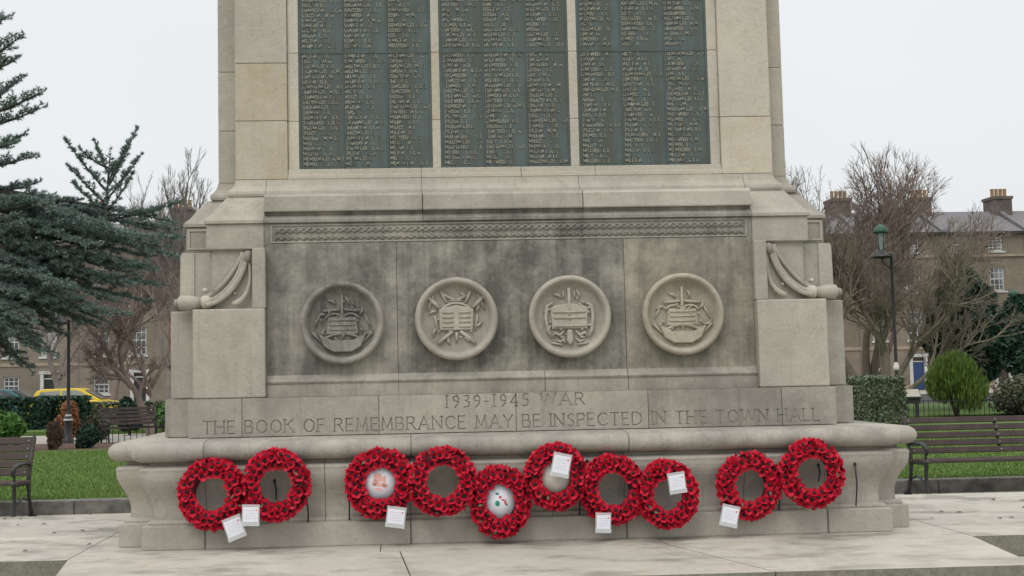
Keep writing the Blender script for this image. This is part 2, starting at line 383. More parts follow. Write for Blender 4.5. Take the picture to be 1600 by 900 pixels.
# ---- stepped stone platform (cross-shaped, four risers)
def slab_row(b, x0, x1, y0, y1, z0, z1, cuts, dirt=.4):
    xs = [x0]+[c for c in cuts if x0 < c < x1]+[x1]
    for a, c in zip(xs[:-1], xs[1:]):
        t = random.uniform(.9, 1.04)
        b.box(a+.003, c-.003, y0, y1, z1-.09, z1, 0, (t, 0, dirt*random.uniform(.5, 1.5)))
b = MB()
zt = 0
# front arm (slightly tapering) as polygons
def arm(b, poly, z0, z1, t, d):
    n = len(poly); vs = [(x, y, z1) for x, y in poly]+[(x, y, z0) for x, y in poly]
    b.add(vs, [list(range(n))], 0, (t, 0, d)); b.add(vs, [(i, i+n, (i+1) % n+n, (i+1) % n) for i in range(n)], 1, (1, 0, 0))
FY = -1.42
def xl(x, y): return x*(1 - .065*max(0, (-.3-y))/1.1)     # taper
cx_ = [-2.78, -.78, .98, 2.78]
for i in range(3):
    a, c = cx_[i], cx_[i+1]
    c0 = c if i == 2 else c - (.12 if i == 1 else 0)
    a0 = a if i == 0 else a - (.12 if i == 2 else 0)
    af = a0 + (0 if i == 0 else (.42 if i == 2 else .02)); cf = c0 + (0 if i == 2 else (.42 if i == 1 else .02))
    g_ = .004
    arm(b, [(xl(af, FY)+g_, FY), (xl(cf, FY)-g_, FY), (c0-g_, -.304), (a0+g_, -.304)], -.13, 0, random.uniform(.96, 1.05), .25)
# band under / around plinth
for (a, c) in [(-7.5, -5.6), (-5.6, -4.1), (-4.1, -2.78), (-2.78, -.9), (-.9, .86), (.86, 2.78), (2.78, 4.3), (4.3, 5.9), (5.9, 8)]:
    arm(b, [(a+.003, -.30), (c-.003, -.30), (c-.003, .9), (a+.003, .9)], -.13, 0, random.uniform(.9, 1.03), .6)
    arm(b, [(a+.003, .906), (c-.003, .906), (c-.003, 2.2), (a+.003, 2.2)], -.13, 0, random.uniform(.86, 1.0), .9)
arm(b, [(-2.7, 2.206), (2.7, 2.206), (2.7, 3.4), (-2.7, 3.4)], -.13, 0, .95, .4)
b.box(-7.48, 7.98, -.28, 2.18, -.5, -.012, 1); b.box(-2.5, 2.5, -1.38, -.29, -.5, -.012, 1)
# lower steps
for k, zz in enumerate((-.13, -.265, -.40)):
    e_ = .36*(k+1)
    b.box(-2.75-e_, 2.75+e_, FY-e_, -.30-.02, G-.02-.003*k, zz, 0, (.97-.03*k, 0, .5))
    b.box(-7.5-e_, 8+e_, -.30-e_, 2.2+e_*.5, G-.022-.003*k, zz-.0025, 0, (.95-.03*k, 0, .7))
o = b.build('stone_platform', [M['paving'], M['riser']], bevel=.006); tag(o, kind='structure')

# ================================================================== WAR MEMORIAL
mem = empty('war_memorial', (0, 0, 0))
tag(mem, 'large stepped limestone war memorial with bronze name tablets and four carved medallions', 'war memorial')
YC = 1.3
def ringpts(Wd, n):
    Yf = 2.4-Wd; Yb = 2*YC-Yf; X = Wd
    P = [(-X, Yf), (X, Yf), (X, Yf+n), (X+n, Yf+n), (X+n, Yb-n), (X, Yb-n), (X, Yb), (-X, Yb), (-X, Yb-n), (-X-n, Yb-n), (-X-n, Yf+n), (-X, Yf+n)]
    return P
def sweep(b, Wd, n, prof, joints=(), stf=None, cap_top=True, jw=.0035, jm=1):
    """profile [(offset outwards, z)] mitred round the cross-shaped plan; front run is split in blocks at joints"""
    P = ringpts(Wd, n); m = len(P)
    area = lambda i: (P[i][0], P[i][1])
    nrm = []
    for i in range(m):
        x0, y0 = P[i-1]; x1, y1 = P[i]; x2, y2 = P[(i+1) % m]
        d1 = Vector((x1-x0, y1-y0)).normalized(); d2 = Vector((x2-x1, y2-y1)).normalized()
        nrm.append((d1.y+d2.y, -d1.x-d2.x))
    xs = [-Wd]+[j for j in joints if abs(j) < Wd]+[Wd]
    if stf is None:
        tb = [(random.uniform(.9, 1.04), 0, random.uniform(.2, .5)) for _ in range(30)]
        stf = lambda i, z: tb[i % 30]
    for i in range(m):
        a, c = P[i], P[(i+1) % m]; na, nc = nrm[i], nrm[(i+1) % m]
        segs = [(0, 1, 20+i)]
        if i == 0: segs = [((xs[k]+Wd)/(2*Wd), (xs[k+1]+Wd)/(2*Wd), k) for k in range(len(xs)-1)]
        for (t0, t1, bi) in segs:
            vs = []
            for (o_, z) in prof:
                A = Vector((a[0]+na[0]*o_, a[1]+na[1]*o_)); C = Vector((c[0]+nc[0]*o_, c[1]+nc[1]*o_))
                if i == 0:   # keep joints at fixed x
                    x0 = A.x if t0 == 0 else -Wd+2*Wd*t0; x1 = C.x if t1 == 1 else -Wd+2*Wd*t1
                    vs += [(x0, A.y, z), (x1, A.y, z)]
                else: vs += [(A.x, A.y, z), (C.x, C.y, z)]
            for k in range(len(prof)-1):
                b.add([vs[2*k], vs[2*k+1], vs[2*k+3], vs[2*k+2]], [(0, 1, 2, 3)], 0, stf(bi, (prof[k][1]+prof[k+1][1])/2))
    for j in xs[1:-1]:
        for k in range(len(prof)-1):
            o0, z0 = prof[k]; o1, z1 = prof[k+1]; Y = P[0][1]
            e1 = .0012
            b.add([(j-jw, Y-o0-e1, z0), (j+jw, Y-o0-e1, z0), (j+jw, Y-o1-e1, z1), (j-jw, Y-o1-e1, z1)], [(0, 1, 2, 3)], jm)
    if cap_top:
        o_, z = prof[-1]; b.add([(P[i][0]+nrm[i][0]*o_, P[i][1]+nrm[i][1]*o_, z) for i in range(m)], [list(range(m))], 0, stf(3, z))
        o_, z = prof[0]; b.add([(P[i][0]+nrm[i][0]*o_, P[i][1]+nrm[i][1]*o_, z) for i in range(m)][::-1], [list(range(m))], 0, stf(3, z))
SM = [M['stone'], M['mortar']]
NB = .185
# plinth: base course, cyma, ledge
b = MB(); tb = [(random.uniform(.92, 1.03), 0, random.uniform(.12, .4)) for _ in range(40)]
stp = lambda i, z: tb[i]
sweep(b, 2.4, NB, [(-.02, -.03), (-.004, 0), (0, .006), (0, .146), (-.008, .152), (-.03, .153)], (-2.005, -.71, .67, 1.976), stp, True, .006)
b.build('base_course', SM, mem)
b = MB()
cy = [(-.03, .1525), (-.028, .165), (-.034, .178)]
for k in range(15):
    t = k/14; z = .185+t*.30
    cy.append((-.062 + .075*(.5-.5*math.cos(math.pi*min(1, max(0, (t-.08)/.85)))) - .016*math.sin(math.pi*t)**2, z))
cy += [(.016, .50), (.008, .515), (-.02, .525), (-.04, .53), (-.055, .56)]
tb2 = [(random.uniform(.97, 1.06), 0, random.uniform(.22, .5)) for _ in range(40)]
sweep(b, 2.4, NB, cy, (-2.005, -1.25, -.71, .2, .67, 1.45, 1.976), lambda i, z: tb2[i], True, .0025)
# stains of old fixings
for (x, z, w, h) in [(-1.28, .36, .012, .05), (-2.33, .30, .006, .02), (-.98, .115, .012, .012), (-1.78, .38, .03, .008)]:
    pass
b.build('curved_plinth', SM, mem)
b = MB()
to = [(-.05, .545)]
for k in range(13):
    a = R(-82 + 148*k/12); to.append((-.012+.068*math.cos(a), .612+.062*math.sin(a)))
to += [(-.06, .677), (-.12, .680), (-.40, .686)]
tb3 = [(random.uniform(.97, 1.05), 0, random.uniform(.3, .6)) for _ in range(40)]
sweep(b, 2.4, NB, to, (-2.005, -.70, .69), lambda i, z: tb3[i], True, .004)
o = b.build('ledge_moulding', SM, mem); o.data.polygons.foreach_set('use_smooth', [True]*len(o.data.polygons))
ms = o.modifiers.new('es', 'EDGE_SPLIT'); ms.split_angle = R(35)

# ---- stroke font for the carved inscription and the tablets
FONT = {
 'A': ([(0,0,.42,1),(.42,1,.84,0),(.17,.36,.67,.36)], .86), 'B': ([(0,0,0,1),(0,1,.42,1),(.42,1,.52,.88),(.52,.88,.52,.64),(.52,.64,.40,.53),(0,.53,.45,.53),(.45,.53,.6,.4),(.6,.4,.6,.14),(.6,.14,.46,0),(.46,0,0,0)], .64),
 'C': ([(.78,.84,.55,1),(.55,1,.28,.96),(.28,.96,.06,.72),(.06,.72,.03,.38),(.03,.38,.22,.08),(.22,.08,.5,0),(.5,0,.78,.14)], .8),
 'D': ([(0,0,0,1),(0,1,.38,1),(.38,1,.68,.8),(.68,.8,.76,.5),(.76,.5,.68,.2),(.68,.2,.38,0),(.38,0,0,0)], .8),
 'E': ([(0,0,0,1),(0,1,.52,1),(0,.53,.44,.53),(0,0,.54,0)], .56), 'F': ([(0,0,0,1),(0,1,.52,1),(0,.53,.44,.53)], .54),
 'G': ([(.78,.84,.55,1),(.55,1,.28,.96),(.28,.96,.06,.72),(.06,.72,.03,.38),(.03,.38,.22,.08),(.22,.08,.5,0),(.5,0,.76,.1),(.76,.1,.76,.42)], .8),
 'H': ([(0,0,0,1),(.72,0,.72,1),(0,.53,.72,.53)], .76), 'I': ([(.05,0,.05,1)], .1), 'J': ([(.3,1,.3,.1),(.3,.1,.1,-.05)], .34),
 'K': ([(0,0,0,1),(.62,1,.02,.48),(.2,.62,.7,0)], .7), 'L': ([(0,0,0,1),(0,0,.52,0)], .54),
 'M': ([(.06,0,.12,1),(.12,1,.46,.1),(.46,.1,.8,1),(.8,1,.88,0)], .92), 'N': ([(0,0,0,1),(0,1,.74,0),(.74,0,.74,1)], .78),
 'O': ([(.3,.97,.06,.72),(.06,.72,.06,.28),(.06,.28,.3,.03),(.3,.03,.58,.03),(.58,.03,.82,.28),(.82,.28,.82,.72),(.82,.72,.58,.97),(.58,.97,.3,.97)], .88),
 'P': ([(0,0,0,1),(0,1,.42,1),(.42,1,.56,.86),(.56,.86,.56,.62),(.56,.62,.42,.48),(.42,.48,0,.48)], .58),
 'R': ([(0,0,0,1),(0,1,.42,1),(.42,1,.56,.86),(.56,.86,.56,.66),(.56,.66,.42,.52),(.42,.52,0,.52),(.3,.52,.68,0)], .68),
 'S': ([(.5,.88,.28,1),(.28,1,.06,.84),(.06,.84,.1,.64),(.1,.64,.46,.4),(.46,.4,.52,.18),(.52,.18,.3,0),(.3,0,.02,.12)], .56),
 'T': ([(.34,0,.34,1),(0,1,.7,1)], .7), 'U': ([(0,1,0,.25),(0,.25,.2,0),(.2,0,.48,0),(.48,0,.66,.25),(.66,.25,.66,1)], .7),
 'V': ([(0,1,.4,0),(.4,0,.8,1)], .8), 'W': ([(0,1,.28,0),(.28,0,.58,.95),(.58,.95,.88,0),(.88,0,1.16,1)], 1.16),
 'Y': ([(0,1,.36,.46),(.72,1,.36,.46),(.36,.46,.36,0)], .72), '.': ([(.03,.0,.03,.12)], .08), '-': ([(0,.45,.28,.45)], .3),
 '1': ([(.15,0,.15,1)], .3), '3': ([(.05,.95,.4,.95),(.4,.95,.42,.7),(.42,.7,.18,.55),(.18,.55,.46,.4),(.46,.4,.42,.06),(.42,.06,.04,0)], .5),
 '4': ([(.42,0,.42,1),(.42,1,0,.3),(0,.3,.58,.3)], .6), '5': ([(.45,1,.1,1),(.1,1,.08,.58),(.08,.58,.4,.55),(.4,.55,.46,.25),(.46,.25,.3,0),(.3,0,.02,.05)], .5),
 '9': ([(.46,.7,.3,1),(.3,1,.06,.85),(.06,.85,.08,.55),(.08,.55,.35,.48),(.46,.7,.42,.3),(.42,.3,.15,-.02)], .5)}
def text_strokes(txt, x0, x1, z, h, fit=True):
    """strokes [(ax,az,bx,bz)] laid from x0 to x1 on baseline z"""
    adv = []; x = 0
    for ch in txt:
        if ch == ' ': x += .55; adv.append(None); continue
        adv.append(x); x += FONT[ch][1]+.26
    tot = x-.26; sx = (x1-x0)/tot if fit else h
    res = []
    for ch, a in zip(txt, adv):
        if a is None: continue
        gx = min(sx, h*1.1)
        for (p, q, r_, s_) in FONT[ch][0]:
            res.append((x0+a*sx+p*gx, z+q*h, x0+a*sx+r_*gx, z+s_*h))
    return res
def serifs(txt, st_): return st_

# ---- inscription course: blocks with letters really cut into the face
Wc, Yc0 = 2.151, 2.4-2.151
ZC0, ZC1 = .688, .940
b = MB(); tb4 = [(random.uniform(.88, 1.02), .05, random.uniform(.3, .65)) for _ in range(40)]
TH = .05
sweep(b, Wc-.0, NB-.005, [(-TH, ZC0), (-TH, ZC1-.006)], (), lambda i, z: tb4[i], False)
# side and back facing pieces
P = ringpts(Wc, NB)
for sx in (-1, 1):
    xa, xb = sorted((sx*(Wc-.0), sx*(Wc+NB)))
    b.box(xa if sx > 0 else xa, xb, Yc0+NB, 2*YC-Yc0-NB, ZC0, ZC1-.002, 0, (.95, 0, .5))
b.box(-Wc, Wc, Yc0+TH, 2*YC-Yc0, ZC0, ZC1-.004, 0, (.95, 0, .5))
JI = [-Wc, -1.802, -.906, -.001, .882, 1.783, Wc]
strokes = text_strokes('THE BOOK OF REMEMBRANCE MAY BE INSPECTED IN THE TOWN HALL', -2.055, 2.035, .712, .082)
strokes += text_strokes('1939-1945 WAR', -.47, .46, .852, .078)
_ser = []
for (ax, az, bx, bz) in strokes:
    if abs(bz-az) > .045:
        for (x, z) in ((ax, az), (bx, bz)):
            ends_ = sum(1 for q in strokes for e in ((q[0], q[1]), (q[2], q[3])) if abs(e[0]-x) < .004 and abs(e[1]-z) < .004)
            if ends_ == 1: _ser.append((x-.010, z, x+.010, z))
strokes += _ser
for bi in range(6):
    xa, xb = JI[bi]+(.0025 if bi else 0), JI[bi+1]-(.0025 if bi < 5 else 0)
    fb = MB(); fb.box(xa, xb, Yc0, Yc0+TH+.004, ZC0, ZC1-.001); fo = fb.build('tmp_block', M['stone'])
    cb_ = MB(); k_ = 0
    for (ax, az, bx, bz) in strokes:
        if max(ax, bx) < xa-.02 or min(ax, bx) > xb+.02: continue
        A = Vector((ax, 0, az)); B_ = Vector((bx, 0, bz)); d = B_-A; ln = d.length
        if ln < 1e-4: continue
        d.normalize(); nn = Vector((-d.z, 0, d.x)); w = .0044 if abs(d.z) > .6 else .0030
        k_ += 1; mid = (A+B_)/2; mid.y = Yc0+.004-(k_ % 7)*.0001
        cb_.obox(mid, d*(ln/2+w*.8+(k_ % 5)*.00013), Vector((0, .0085+(k_ % 11)*.00011, 0)), nn*w)
    if cb_.v:
        co = cb_.build('tmp_cut', M['cut'])
        bm_ = fo.modifiers.new('b', 'BOOLEAN'); bm_.operation = 'DIFFERENCE'; bm_.solver = 'EXACT'; bm_.use_self = True; bm_.object = co
        bpy.context.view_layer.update()
        dg = bpy.context.evaluated_depsgraph_get(); ev = fo.evaluated_get(dg); me = ev.to_mesh()
    else: me = fo.data; co = None; ev = None
    vs = [v.co.copy() for v in me.vertices]; o0 = len(b.v); b.v += [tuple(v) for v in vs]
    for p in me.polygons:
        b.f.append([i+o0 for i in p.vertices]); c = p.center
        deep = Yc0+.0008 < c.y < Yc0+.03 and xa+.001 < c.x < xb-.001 and ZC0+.002 < c.z < ZC1-.003
        b.m.append(2 if deep else 0); b.st.append(tb4[bi]); b.smooth.append(False)
    print('INSCR', bi, len(me.polygons))
    if ev: ev.to_mesh_clear()
    bpy.data.objects.remove(fo)
    if co: bpy.data.objects.remove(co)
for j in JI[1:-1]: b.box(j-.003, j+.003, Yc0+.006, Yc0+.03, ZC0, ZC1-.002, 1)
b.build('inscription_course', [M['stone'], M['mortar'], M['cut']], mem)

# ---- pedestal: corner blocks and recessed panel
Wb, Yb0 = 2.125, .275; Wf, Yf0 = 2.043, .357
def blk(x0, x1, y0, y1, z0, z1, st): b.box(x0, x1, y0, y1, z0, z1, 0, st)
YB = 2*YC
for sx, tw in ((-1, 1.03), (1, 1.05)):
    b = MB()
    xa, xb = sorted((sx*1.65, sx*Wb)); blk(xa, xb, Yb0, .9, .9415, 1.53, (tw, .1, .30))
    xa, xb = sorted((sx*1.9, sx*(Wb+NB-.01))); blk(xa, xb, Yb0+NB-.01, YB-Yb0-NB, .942, 1.528, (.92, 0, .3))
    b.build('corner_block', SM, mem, bevel=.008, seg=2)
b = MB()
PY0 = .350
pj = [-1.649, -.775, .766, 1.649]
for i in range(3):
    st = [(1.0, .0, .88), (.97, 0, 1.0), (1.05, .45, .84)][i]
    blk(pj[i]+.002, pj[i+1]-.002, PY0, .7, 1.02, 1.965, st)
blk(-.002-.7745, .002-.7755+.003, PY0+.006, .69, 1.02, 1.96, (.5, 0, .9))
b.box(-1.64, 1.64, PY0+.008, .8, .95, 1.96, 1)
# sloped sill at the foot of the panel and band below it
for i, (xa, xb) in enumerate(((-1.648, -.775), (-.773, .204), (.208, .764), (.768, 1.648))):
    st = (random.uniform(.93, 1.0), .1, .55)
    z0 = .9405; vs = []
    for x in (xa, xb):
        vs += [(x, .315, z0), (x, .315, 1.035), (x, PY0+.001, 1.085), (x, .5, 1.085), (x, .5, z0)]
    b.add(vs, [(0, 5, 6, 1), (1, 6, 7, 2), (2, 7, 8, 3), (0, 1, 2, 3, 4), (5, 9, 8, 7, 6)], 0, st)
    b.box(xa, xb, .309, .33, 1.028, 1.040, 0, (.8, .1, .8))
b.build('medallion_panel', SM, mem)
# thin relieved border strips of panel
for sx in (-1, 1):
    b = MB(); xa, xb = sorted((sx*1.648, sx*1.735)); blk(xa, xb, .30, .9, 1.5315, 1.935, (.98, .1, .35)); b.build('panel_pilaster', SM, mem, bevel=.005)

# ---- upper wall behind the scrolls, frieze block
b = MB()
stw = [(1.0, .05, .35)]
sweep(b, Wf-.03, NB-.03, [(0, 1.50), (0, 1.94)], (), lambda i, z: (1.0, .05, .36 if i < 20 else .35))
b.build('upper_wall', SM, mem)
b = MB()
st = lambda i, z: [(1.0, .05, .38), (.93, 0, .72), (.9, 0, .88), (.93, 0, .72), (1.0, .05, .34)][i] if i < 5 else (.95, 0, .45)
sweep(b, Wf, NB-.02, [(-.03, 1.93), (-.003, 1.935), (0, 1.94), (0, 2.10), (-.004, 2.105), (.016, 2.108), (.016, 2.128), (.006, 2.14), (-.02, 2.165),
                      (-.10, 2.275), (-.115, 2.295), (-.115, 2.302)], (-1.66, -.593, .497, 1.655), st, True, .003)
b.build('frieze_block', SM, mem)
# central cornice over the frieze
b = MB()
for i, (xa, xb) in enumerate(((-1.655, -.596), (-.590, .494), (.500, 1.65))):
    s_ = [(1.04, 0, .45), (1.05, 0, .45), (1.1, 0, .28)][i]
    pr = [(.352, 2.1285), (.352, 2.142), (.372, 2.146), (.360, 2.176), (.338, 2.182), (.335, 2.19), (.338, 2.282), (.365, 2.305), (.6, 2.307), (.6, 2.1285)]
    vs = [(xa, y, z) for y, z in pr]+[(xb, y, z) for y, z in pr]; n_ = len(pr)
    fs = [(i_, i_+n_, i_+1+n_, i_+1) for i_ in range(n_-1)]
    for q, f_ in enumerate(fs): b.add([vs[k] for k in f_], [(0, 1, 2, 3)], 0, (s_[0]*(.8 if q < 4 else 1), 0, .9 if q < 4 else s_[2]))  # moulding under the fascia: shade put into the darker tone, plus dirt
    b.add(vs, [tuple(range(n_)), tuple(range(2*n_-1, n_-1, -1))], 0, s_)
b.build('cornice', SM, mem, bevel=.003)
# frieze: sunk border and twisted chain ornament
b = MB()
fz0, fz1 = 1.972, 2.094; yf = Yf0
b.box(-1.615, 1.620, yf-.010, yf+.01, fz1-.008, fz1, 0, (.95, 0, .7)); b.box(-1.615, 1.620, yf-.010, yf+.01, fz0, fz0+.009, 0, (1.0, 0, .5))
for x in (-1.615, 1.609): b.box(x, x+.011, yf-.010, yf+.01, fz0+.009, fz1-.008, 0, (1, 0, .5))
nx = 66
for k in range(nx):
    x = -1.585+3.18*(k+.5)/nx; w = 3.18/nx
    for (za, zb) in ((2.035, 2.075),):
        b.tube([(x-w*.5, yf-.002, za), (x, yf-.014, (za+zb)/2), (x+w*.5, yf-.002, zb)], .0058, 5, 0, (.97, 0, .7))
        b.tube([(x-w*.5, yf-.002, zb), (x, yf-.008, (za+zb)/2), (x+w*.5, yf-.002, za)], .0058, 5, 0, (.97, 0, .7))
    b.tube([(x-w*.5, yf-.002, 1.99), (x, yf-.012, 2.014), (x+w*.5, yf-.002, 1.99)], .0058, 5, 0, (.97, 0, .7))
    b.tube([(x-w*.42, yf-.004, 2.016), (x+w*.42, yf-.01, 1.992)], .005, 5, 0, (.97, 0, .7))
b.v = [(p[0], yf+(p[1]-yf)*.62 if p[1] < yf else p[1], p[2]) for p in b.v]; b.build('chain_ornament', SM, mem)
# framed sunk squares on the notched corners of the frieze
for sx in (-1, 1):
    b = MB(); yn = Yf0+NB-.02; xo, xi = sx*(Wf+NB-.03), sx*(Wf+.012)
    xa, xb = sorted((xo, xi)); s_ = (1.02, .05, .3)
    b.box(xa, xb, yn-.008, yn+.01, 2.078, 2.094, 0, s_); b.box(xa, xb, yn-.008, yn+.01, 1.952, 1.966, 0, s_)
    b.box(xa, xa+.016, yn-.008, yn+.01, 1.966, 2.078, 0, s_); b.box(xb-.016, xb, yn-.008, yn+.01, 1.966, 2.078, 0, s_)
    b.build('corner_panel_frame', SM, mem)

# ---- carved scroll ornaments on the shoulders
def bez(P_, n=14):
    out = []
    for i in range(n+1):
        t = i/n; pts = [Vector(p) for p in P_]
        while len(pts) > 1: pts = [pts[k].lerp(pts[k+1], t) for k in range(len(pts)-1)]
        out.append(pts[0])
    return out
for sx in (-1, 1):
    b = MB(); s_ = (1.02, .08, .42); yw = 2.4-(Wf-.03)
    def q(x, y, z): return (sx*x, y, z)
    # field board carved back, with flat outer band
    b.tube([q(*p) for p in bez([(1.775, yw-.03, 1.90), (1.80, yw-.05, 1.74), (1.90, yw-.07, 1.60), (2.04, yw-.08, 1.556)])], [.016+.005*math.sin(i/14*3.1) for i in range(15)], 8, 0, s_)
    b.tube([q(*p) for p in bez([(1.805, yw-.02, 1.915), (1.86, yw-.03, 1.78), (1.96, yw-.04, 1.66), (2.06, yw-.05, 1.60)])], .014, 7, 0, s_)
    b.tube([q(*p) for p in bez([(1.80, yw-.02, 1.90), (1.83, yw-.035, 1.72), (1.93, yw-.05, 1.63), (2.03, yw-.06, 1.585)])], .014, 7, 0, (.98, .08, .3))
    b.tube([q(*p) for p in bez([(1.765, yw-.02, 1.86), (1.745, yw-.05, 1.72), (1.755, yw-.06, 1.60), (1.87, yw-.075, 1.562)])], [.008+.018*(i/14)**2*(1.0 if i < 13 else .7) for i in range(15)], 8, 0, (1.06, .2, .3))
    b.tube([q(1.765, yw-.005, 1.925), q(1.77, yw-.04, 1.90), q(1.775, yw-.045, 1.87), q(1.77, yw-.01, 1.85)], [.012, .028, .028, .012], 8, 0, (.95, 0, .5))
    b.tube([q(1.73, yw-.005, 1.90), q(1.735, yw-.03, 1.87), q(1.75, yw-.02, 1.84)], [.01, .02, .01], 7, 0, (.85, 0, .6))
    for (x, z, r_) in ((2.055, 1.66, .017), (1.86, 1.64, .012), (1.985, 1.585, .012)):
        b.lathe([(0, r_), (r_*.7, r_*.7), (r_, 0), (r_*.9, -.02)], q(x, yw-.03, z), 'y', 10, 0, (1.1, .1, .1))
    # corner roll and side console
    b.tube([q(2.01, yw-.045, 1.578), q(2.03, yw-.045, 1.58), q(2.06, yw-.045, 1.58), q(2.075, yw-.045, 1.578)], [.03, .046, .046, .036], 14, 0, (1.08, .1, .12))
    yn = yw+NB-.03
    b.tube([q(2.075, yw-.02, 1.578), q(2.15, yw-.02, 1.582), q(2.215, yw-.02, 1.582), q(2.235, yw-.02, 1.58)], [.036, .047, .050, .03], 14, 0, (1.0, .05, .3))
    b.tube([q(2.235, yw-.02, 1.58), q(2.26, yw-.02, 1.58)], [.030, .022], 12, 0, (.9, 0, .5))
    prf = [(2.14, 1.925), (2.222, 1.925), (2.232, 1.90), (2.236, 1.62), (2.14, 1.60)]
    b.prism([(sx*x, z) for x, z in prf][::sx], yn-.10, yn+1.2, 0, (1.04, .05, .2))
    prf = [(1.99, 1.925), (2.14, 1.925), (2.14, 1.60), (1.99, 1.60)]
    b.prism([(sx*x, z) for x, z in prf][::sx], yn-.09, yn+1.2, 0, (1.0, .0, .35))
    b.v = [(p[0], yw+(p[1]-yw)*(.6 if abs(p[0]) < 2.0 else 1) if p[1] < yw and abs(p[0]) < 2.1 else p[1], p[2]) for p in b.v]
    b.build('carved_scroll', SM, mem, bevel=.0)

# ---- medallions
def rel(b, poly, y0, depth, st, mir=False):
    # relief piece with bevelled rim
    P2 = [Vector((x, z)) for x, z in poly]; c = sum(P2, Vector((0, 0)))/len(P2)
    n_ = len(P2); ins = [p+(c-p)*min(.35, .006/max(.001, (c-p).length)) for p in P2]
    vs = [(p.x, y0+.004, p.y) for p in P2]+[(p.x, y0-depth*.7, p.y) for p in P2]+[(p.x, y0-depth, p.y) for p in ins]
    fs = []
    for i in range(n_):
        j = (i+1) % n_; fs += [(i, i+n_, j+n_, j), (i+n_, i+2*n_, j+2*n_, j+n_)]
    fs.append(tuple(range(2*n_, 3*n_)))
    b.add(vs, fs, 0, st)
def medallion(cx, cz, kind, st):
    root = MB(); y = PY0
    prof = [(.258, -.01), (.262, .040), (.277, .056), (.278, .068), (.266, .082), (.250, .084), (.240, .072), (.232, .050), (.224, .030)]
    wob = [(r+random.uniform(-.0012, .0012), h) for r, h in prof]
    root.lathe(wob, (cx, y, cz), 'y', 56, 0, st); 
    root.lathe([(.2245, .031), (.21, .026), (.12, .026), (.0005, .030)], (cx, y, cz), 'y', 56, 0, (st[0]*.96, st[1], min(1, st[2]+.12)))
    o = root.build('medallion', SM, mem)
    b = MB(); yy = y-.026; KS = 1.25; s2 = (st[0]*1.05, st[1], max(0, st[2]-.05)); D = .024
    def bar(x0, z0, x1, z1, w=.006, h=.014, s=s2): b.tube([(cx+x0, yy-h*.5, cz+z0), (cx+x1, yy-h*.5, cz+z1)], w, 6, 0, s)
    def arc(cx0, cz0, r_, a0, a1, w=.007, n_=12, h=.014, sz=1.0): b.tube([(cx+cx0+r_*math.cos(R(a0+(a1-a0)*i/n_)), yy-h*.5, cz+cz0+sz*r_*math.sin(R(a0+(a1-a0)*i/n_))) for i in range(n_+1)], w, 6, 0, s2)
    def poly(pts, d=D): rel(b, [(cx+x, cz+z) for x, z in pts], yy, d, s2)
    if kind == 'ship':
        poly([(-.13, -.055), (-.10, -.125), (-.05, -.155), (.05, -.155), (.10, -.125), (.13, -.055), (.06, -.092), (-.06, -.092)], .026)
        arc(0, -.22, .165, 50, 130, .009)
        bar(0, -.13, 0, .15, .007, .022); bar(-.10, .065, -.01, .072, .008); bar(.01, .072, .10, .065, .008)
        poly([(-.075, .03), (.075, .03), (.085, -.06), (-.085, -.06)], .016)
        for z in (.015, -.01, -.035): bar(-.07, z, .07, z, .0045, .036)
        arc(-.045, .0, .05, 30, 150, .006); arc(.045, .0, .05, 30, 150, .006)
        bar(-.16, -.05, -.10, -.11, .008); bar(.16, -.05, .10, -.11, .008); bar(-.15, -.02, -.12, .04, .005); bar(.15, -.02, .12, .04, .005)
    elif kind == 'swords':
        poly([(-.095, .055), (0, .075), (.095, .055), (.088, -.06), (-.088, -.06)], .018)
        arc(0, -.02, .105, 35, 145, .008)
        for z in (.035, .01, -.015, -.04): bar(-.075, z, -.015, z, .005, .04); bar(.015, z, .075, z, .005, .04)
        for s in (-1, 1):
            bar(s*.10, -.13, s*.02, -.065, .010, .02); bar(s*.09, .06, s*.15, .12, .012, .02); bar(s*.15, .05, s*.12, .13, .007); bar(s*.115, .02, s*.10, -.06, .006)
            bar(s*.05, .085, s*.08, .15, .008); bar(s*.0, .10, s*.055, .125, .007)
        bar(-.03, .10, .03, .10, .007); bar(0, -.12, 0, -.07, .008)
    elif kind == 'crown':
        poly([(-.10, .05), (0, .075), (.10, .05), (.095, -.065), (-.095, -.065)], .018)
        bar(0, -.02, 0, .155, .009, .03)
        arc(-.05, .0, .06, 20, 140, .007); arc(.05, .0, .06, 40, 160, .007)
        for z in (.025, -.005, -.05): bar(-.085, z, .085, z, .006, .04)
        for s in (-1, 1):
            b.tube([(cx+s*x, yy-.01, cz+z) for x, z in ((.09, .075), (.12, .06), (.128, .0), (.12, -.07), (.10, -.11))], [.005, .009, .010, .010, .006], 7, 0, s2)
            b.tube([(cx+s*x, yy-.01, cz+z) for x, z in ((.03, -.075), (.055, -.10), (.08, -.085), (.095, -.105))], [.005, .009, .009, .004], 7, 0, s2); b.tube([(cx+s*x, yy-.008, cz+z) for x, z in ((.03, -.115), (.05, -.135), (.075, -.125))], [.004, .008, .004], 7, 0, s2); bar(s*.03, .10, s*.03, .14, .005); bar(s*.10, -.14, s*.04, -.15, .006)
        poly([(-.014, -.07), (.014, -.07), (.018, -.13), (0, -.155), (-.018, -.13)], .022)
    rr_ = random.Random(int(cx*100)+3)
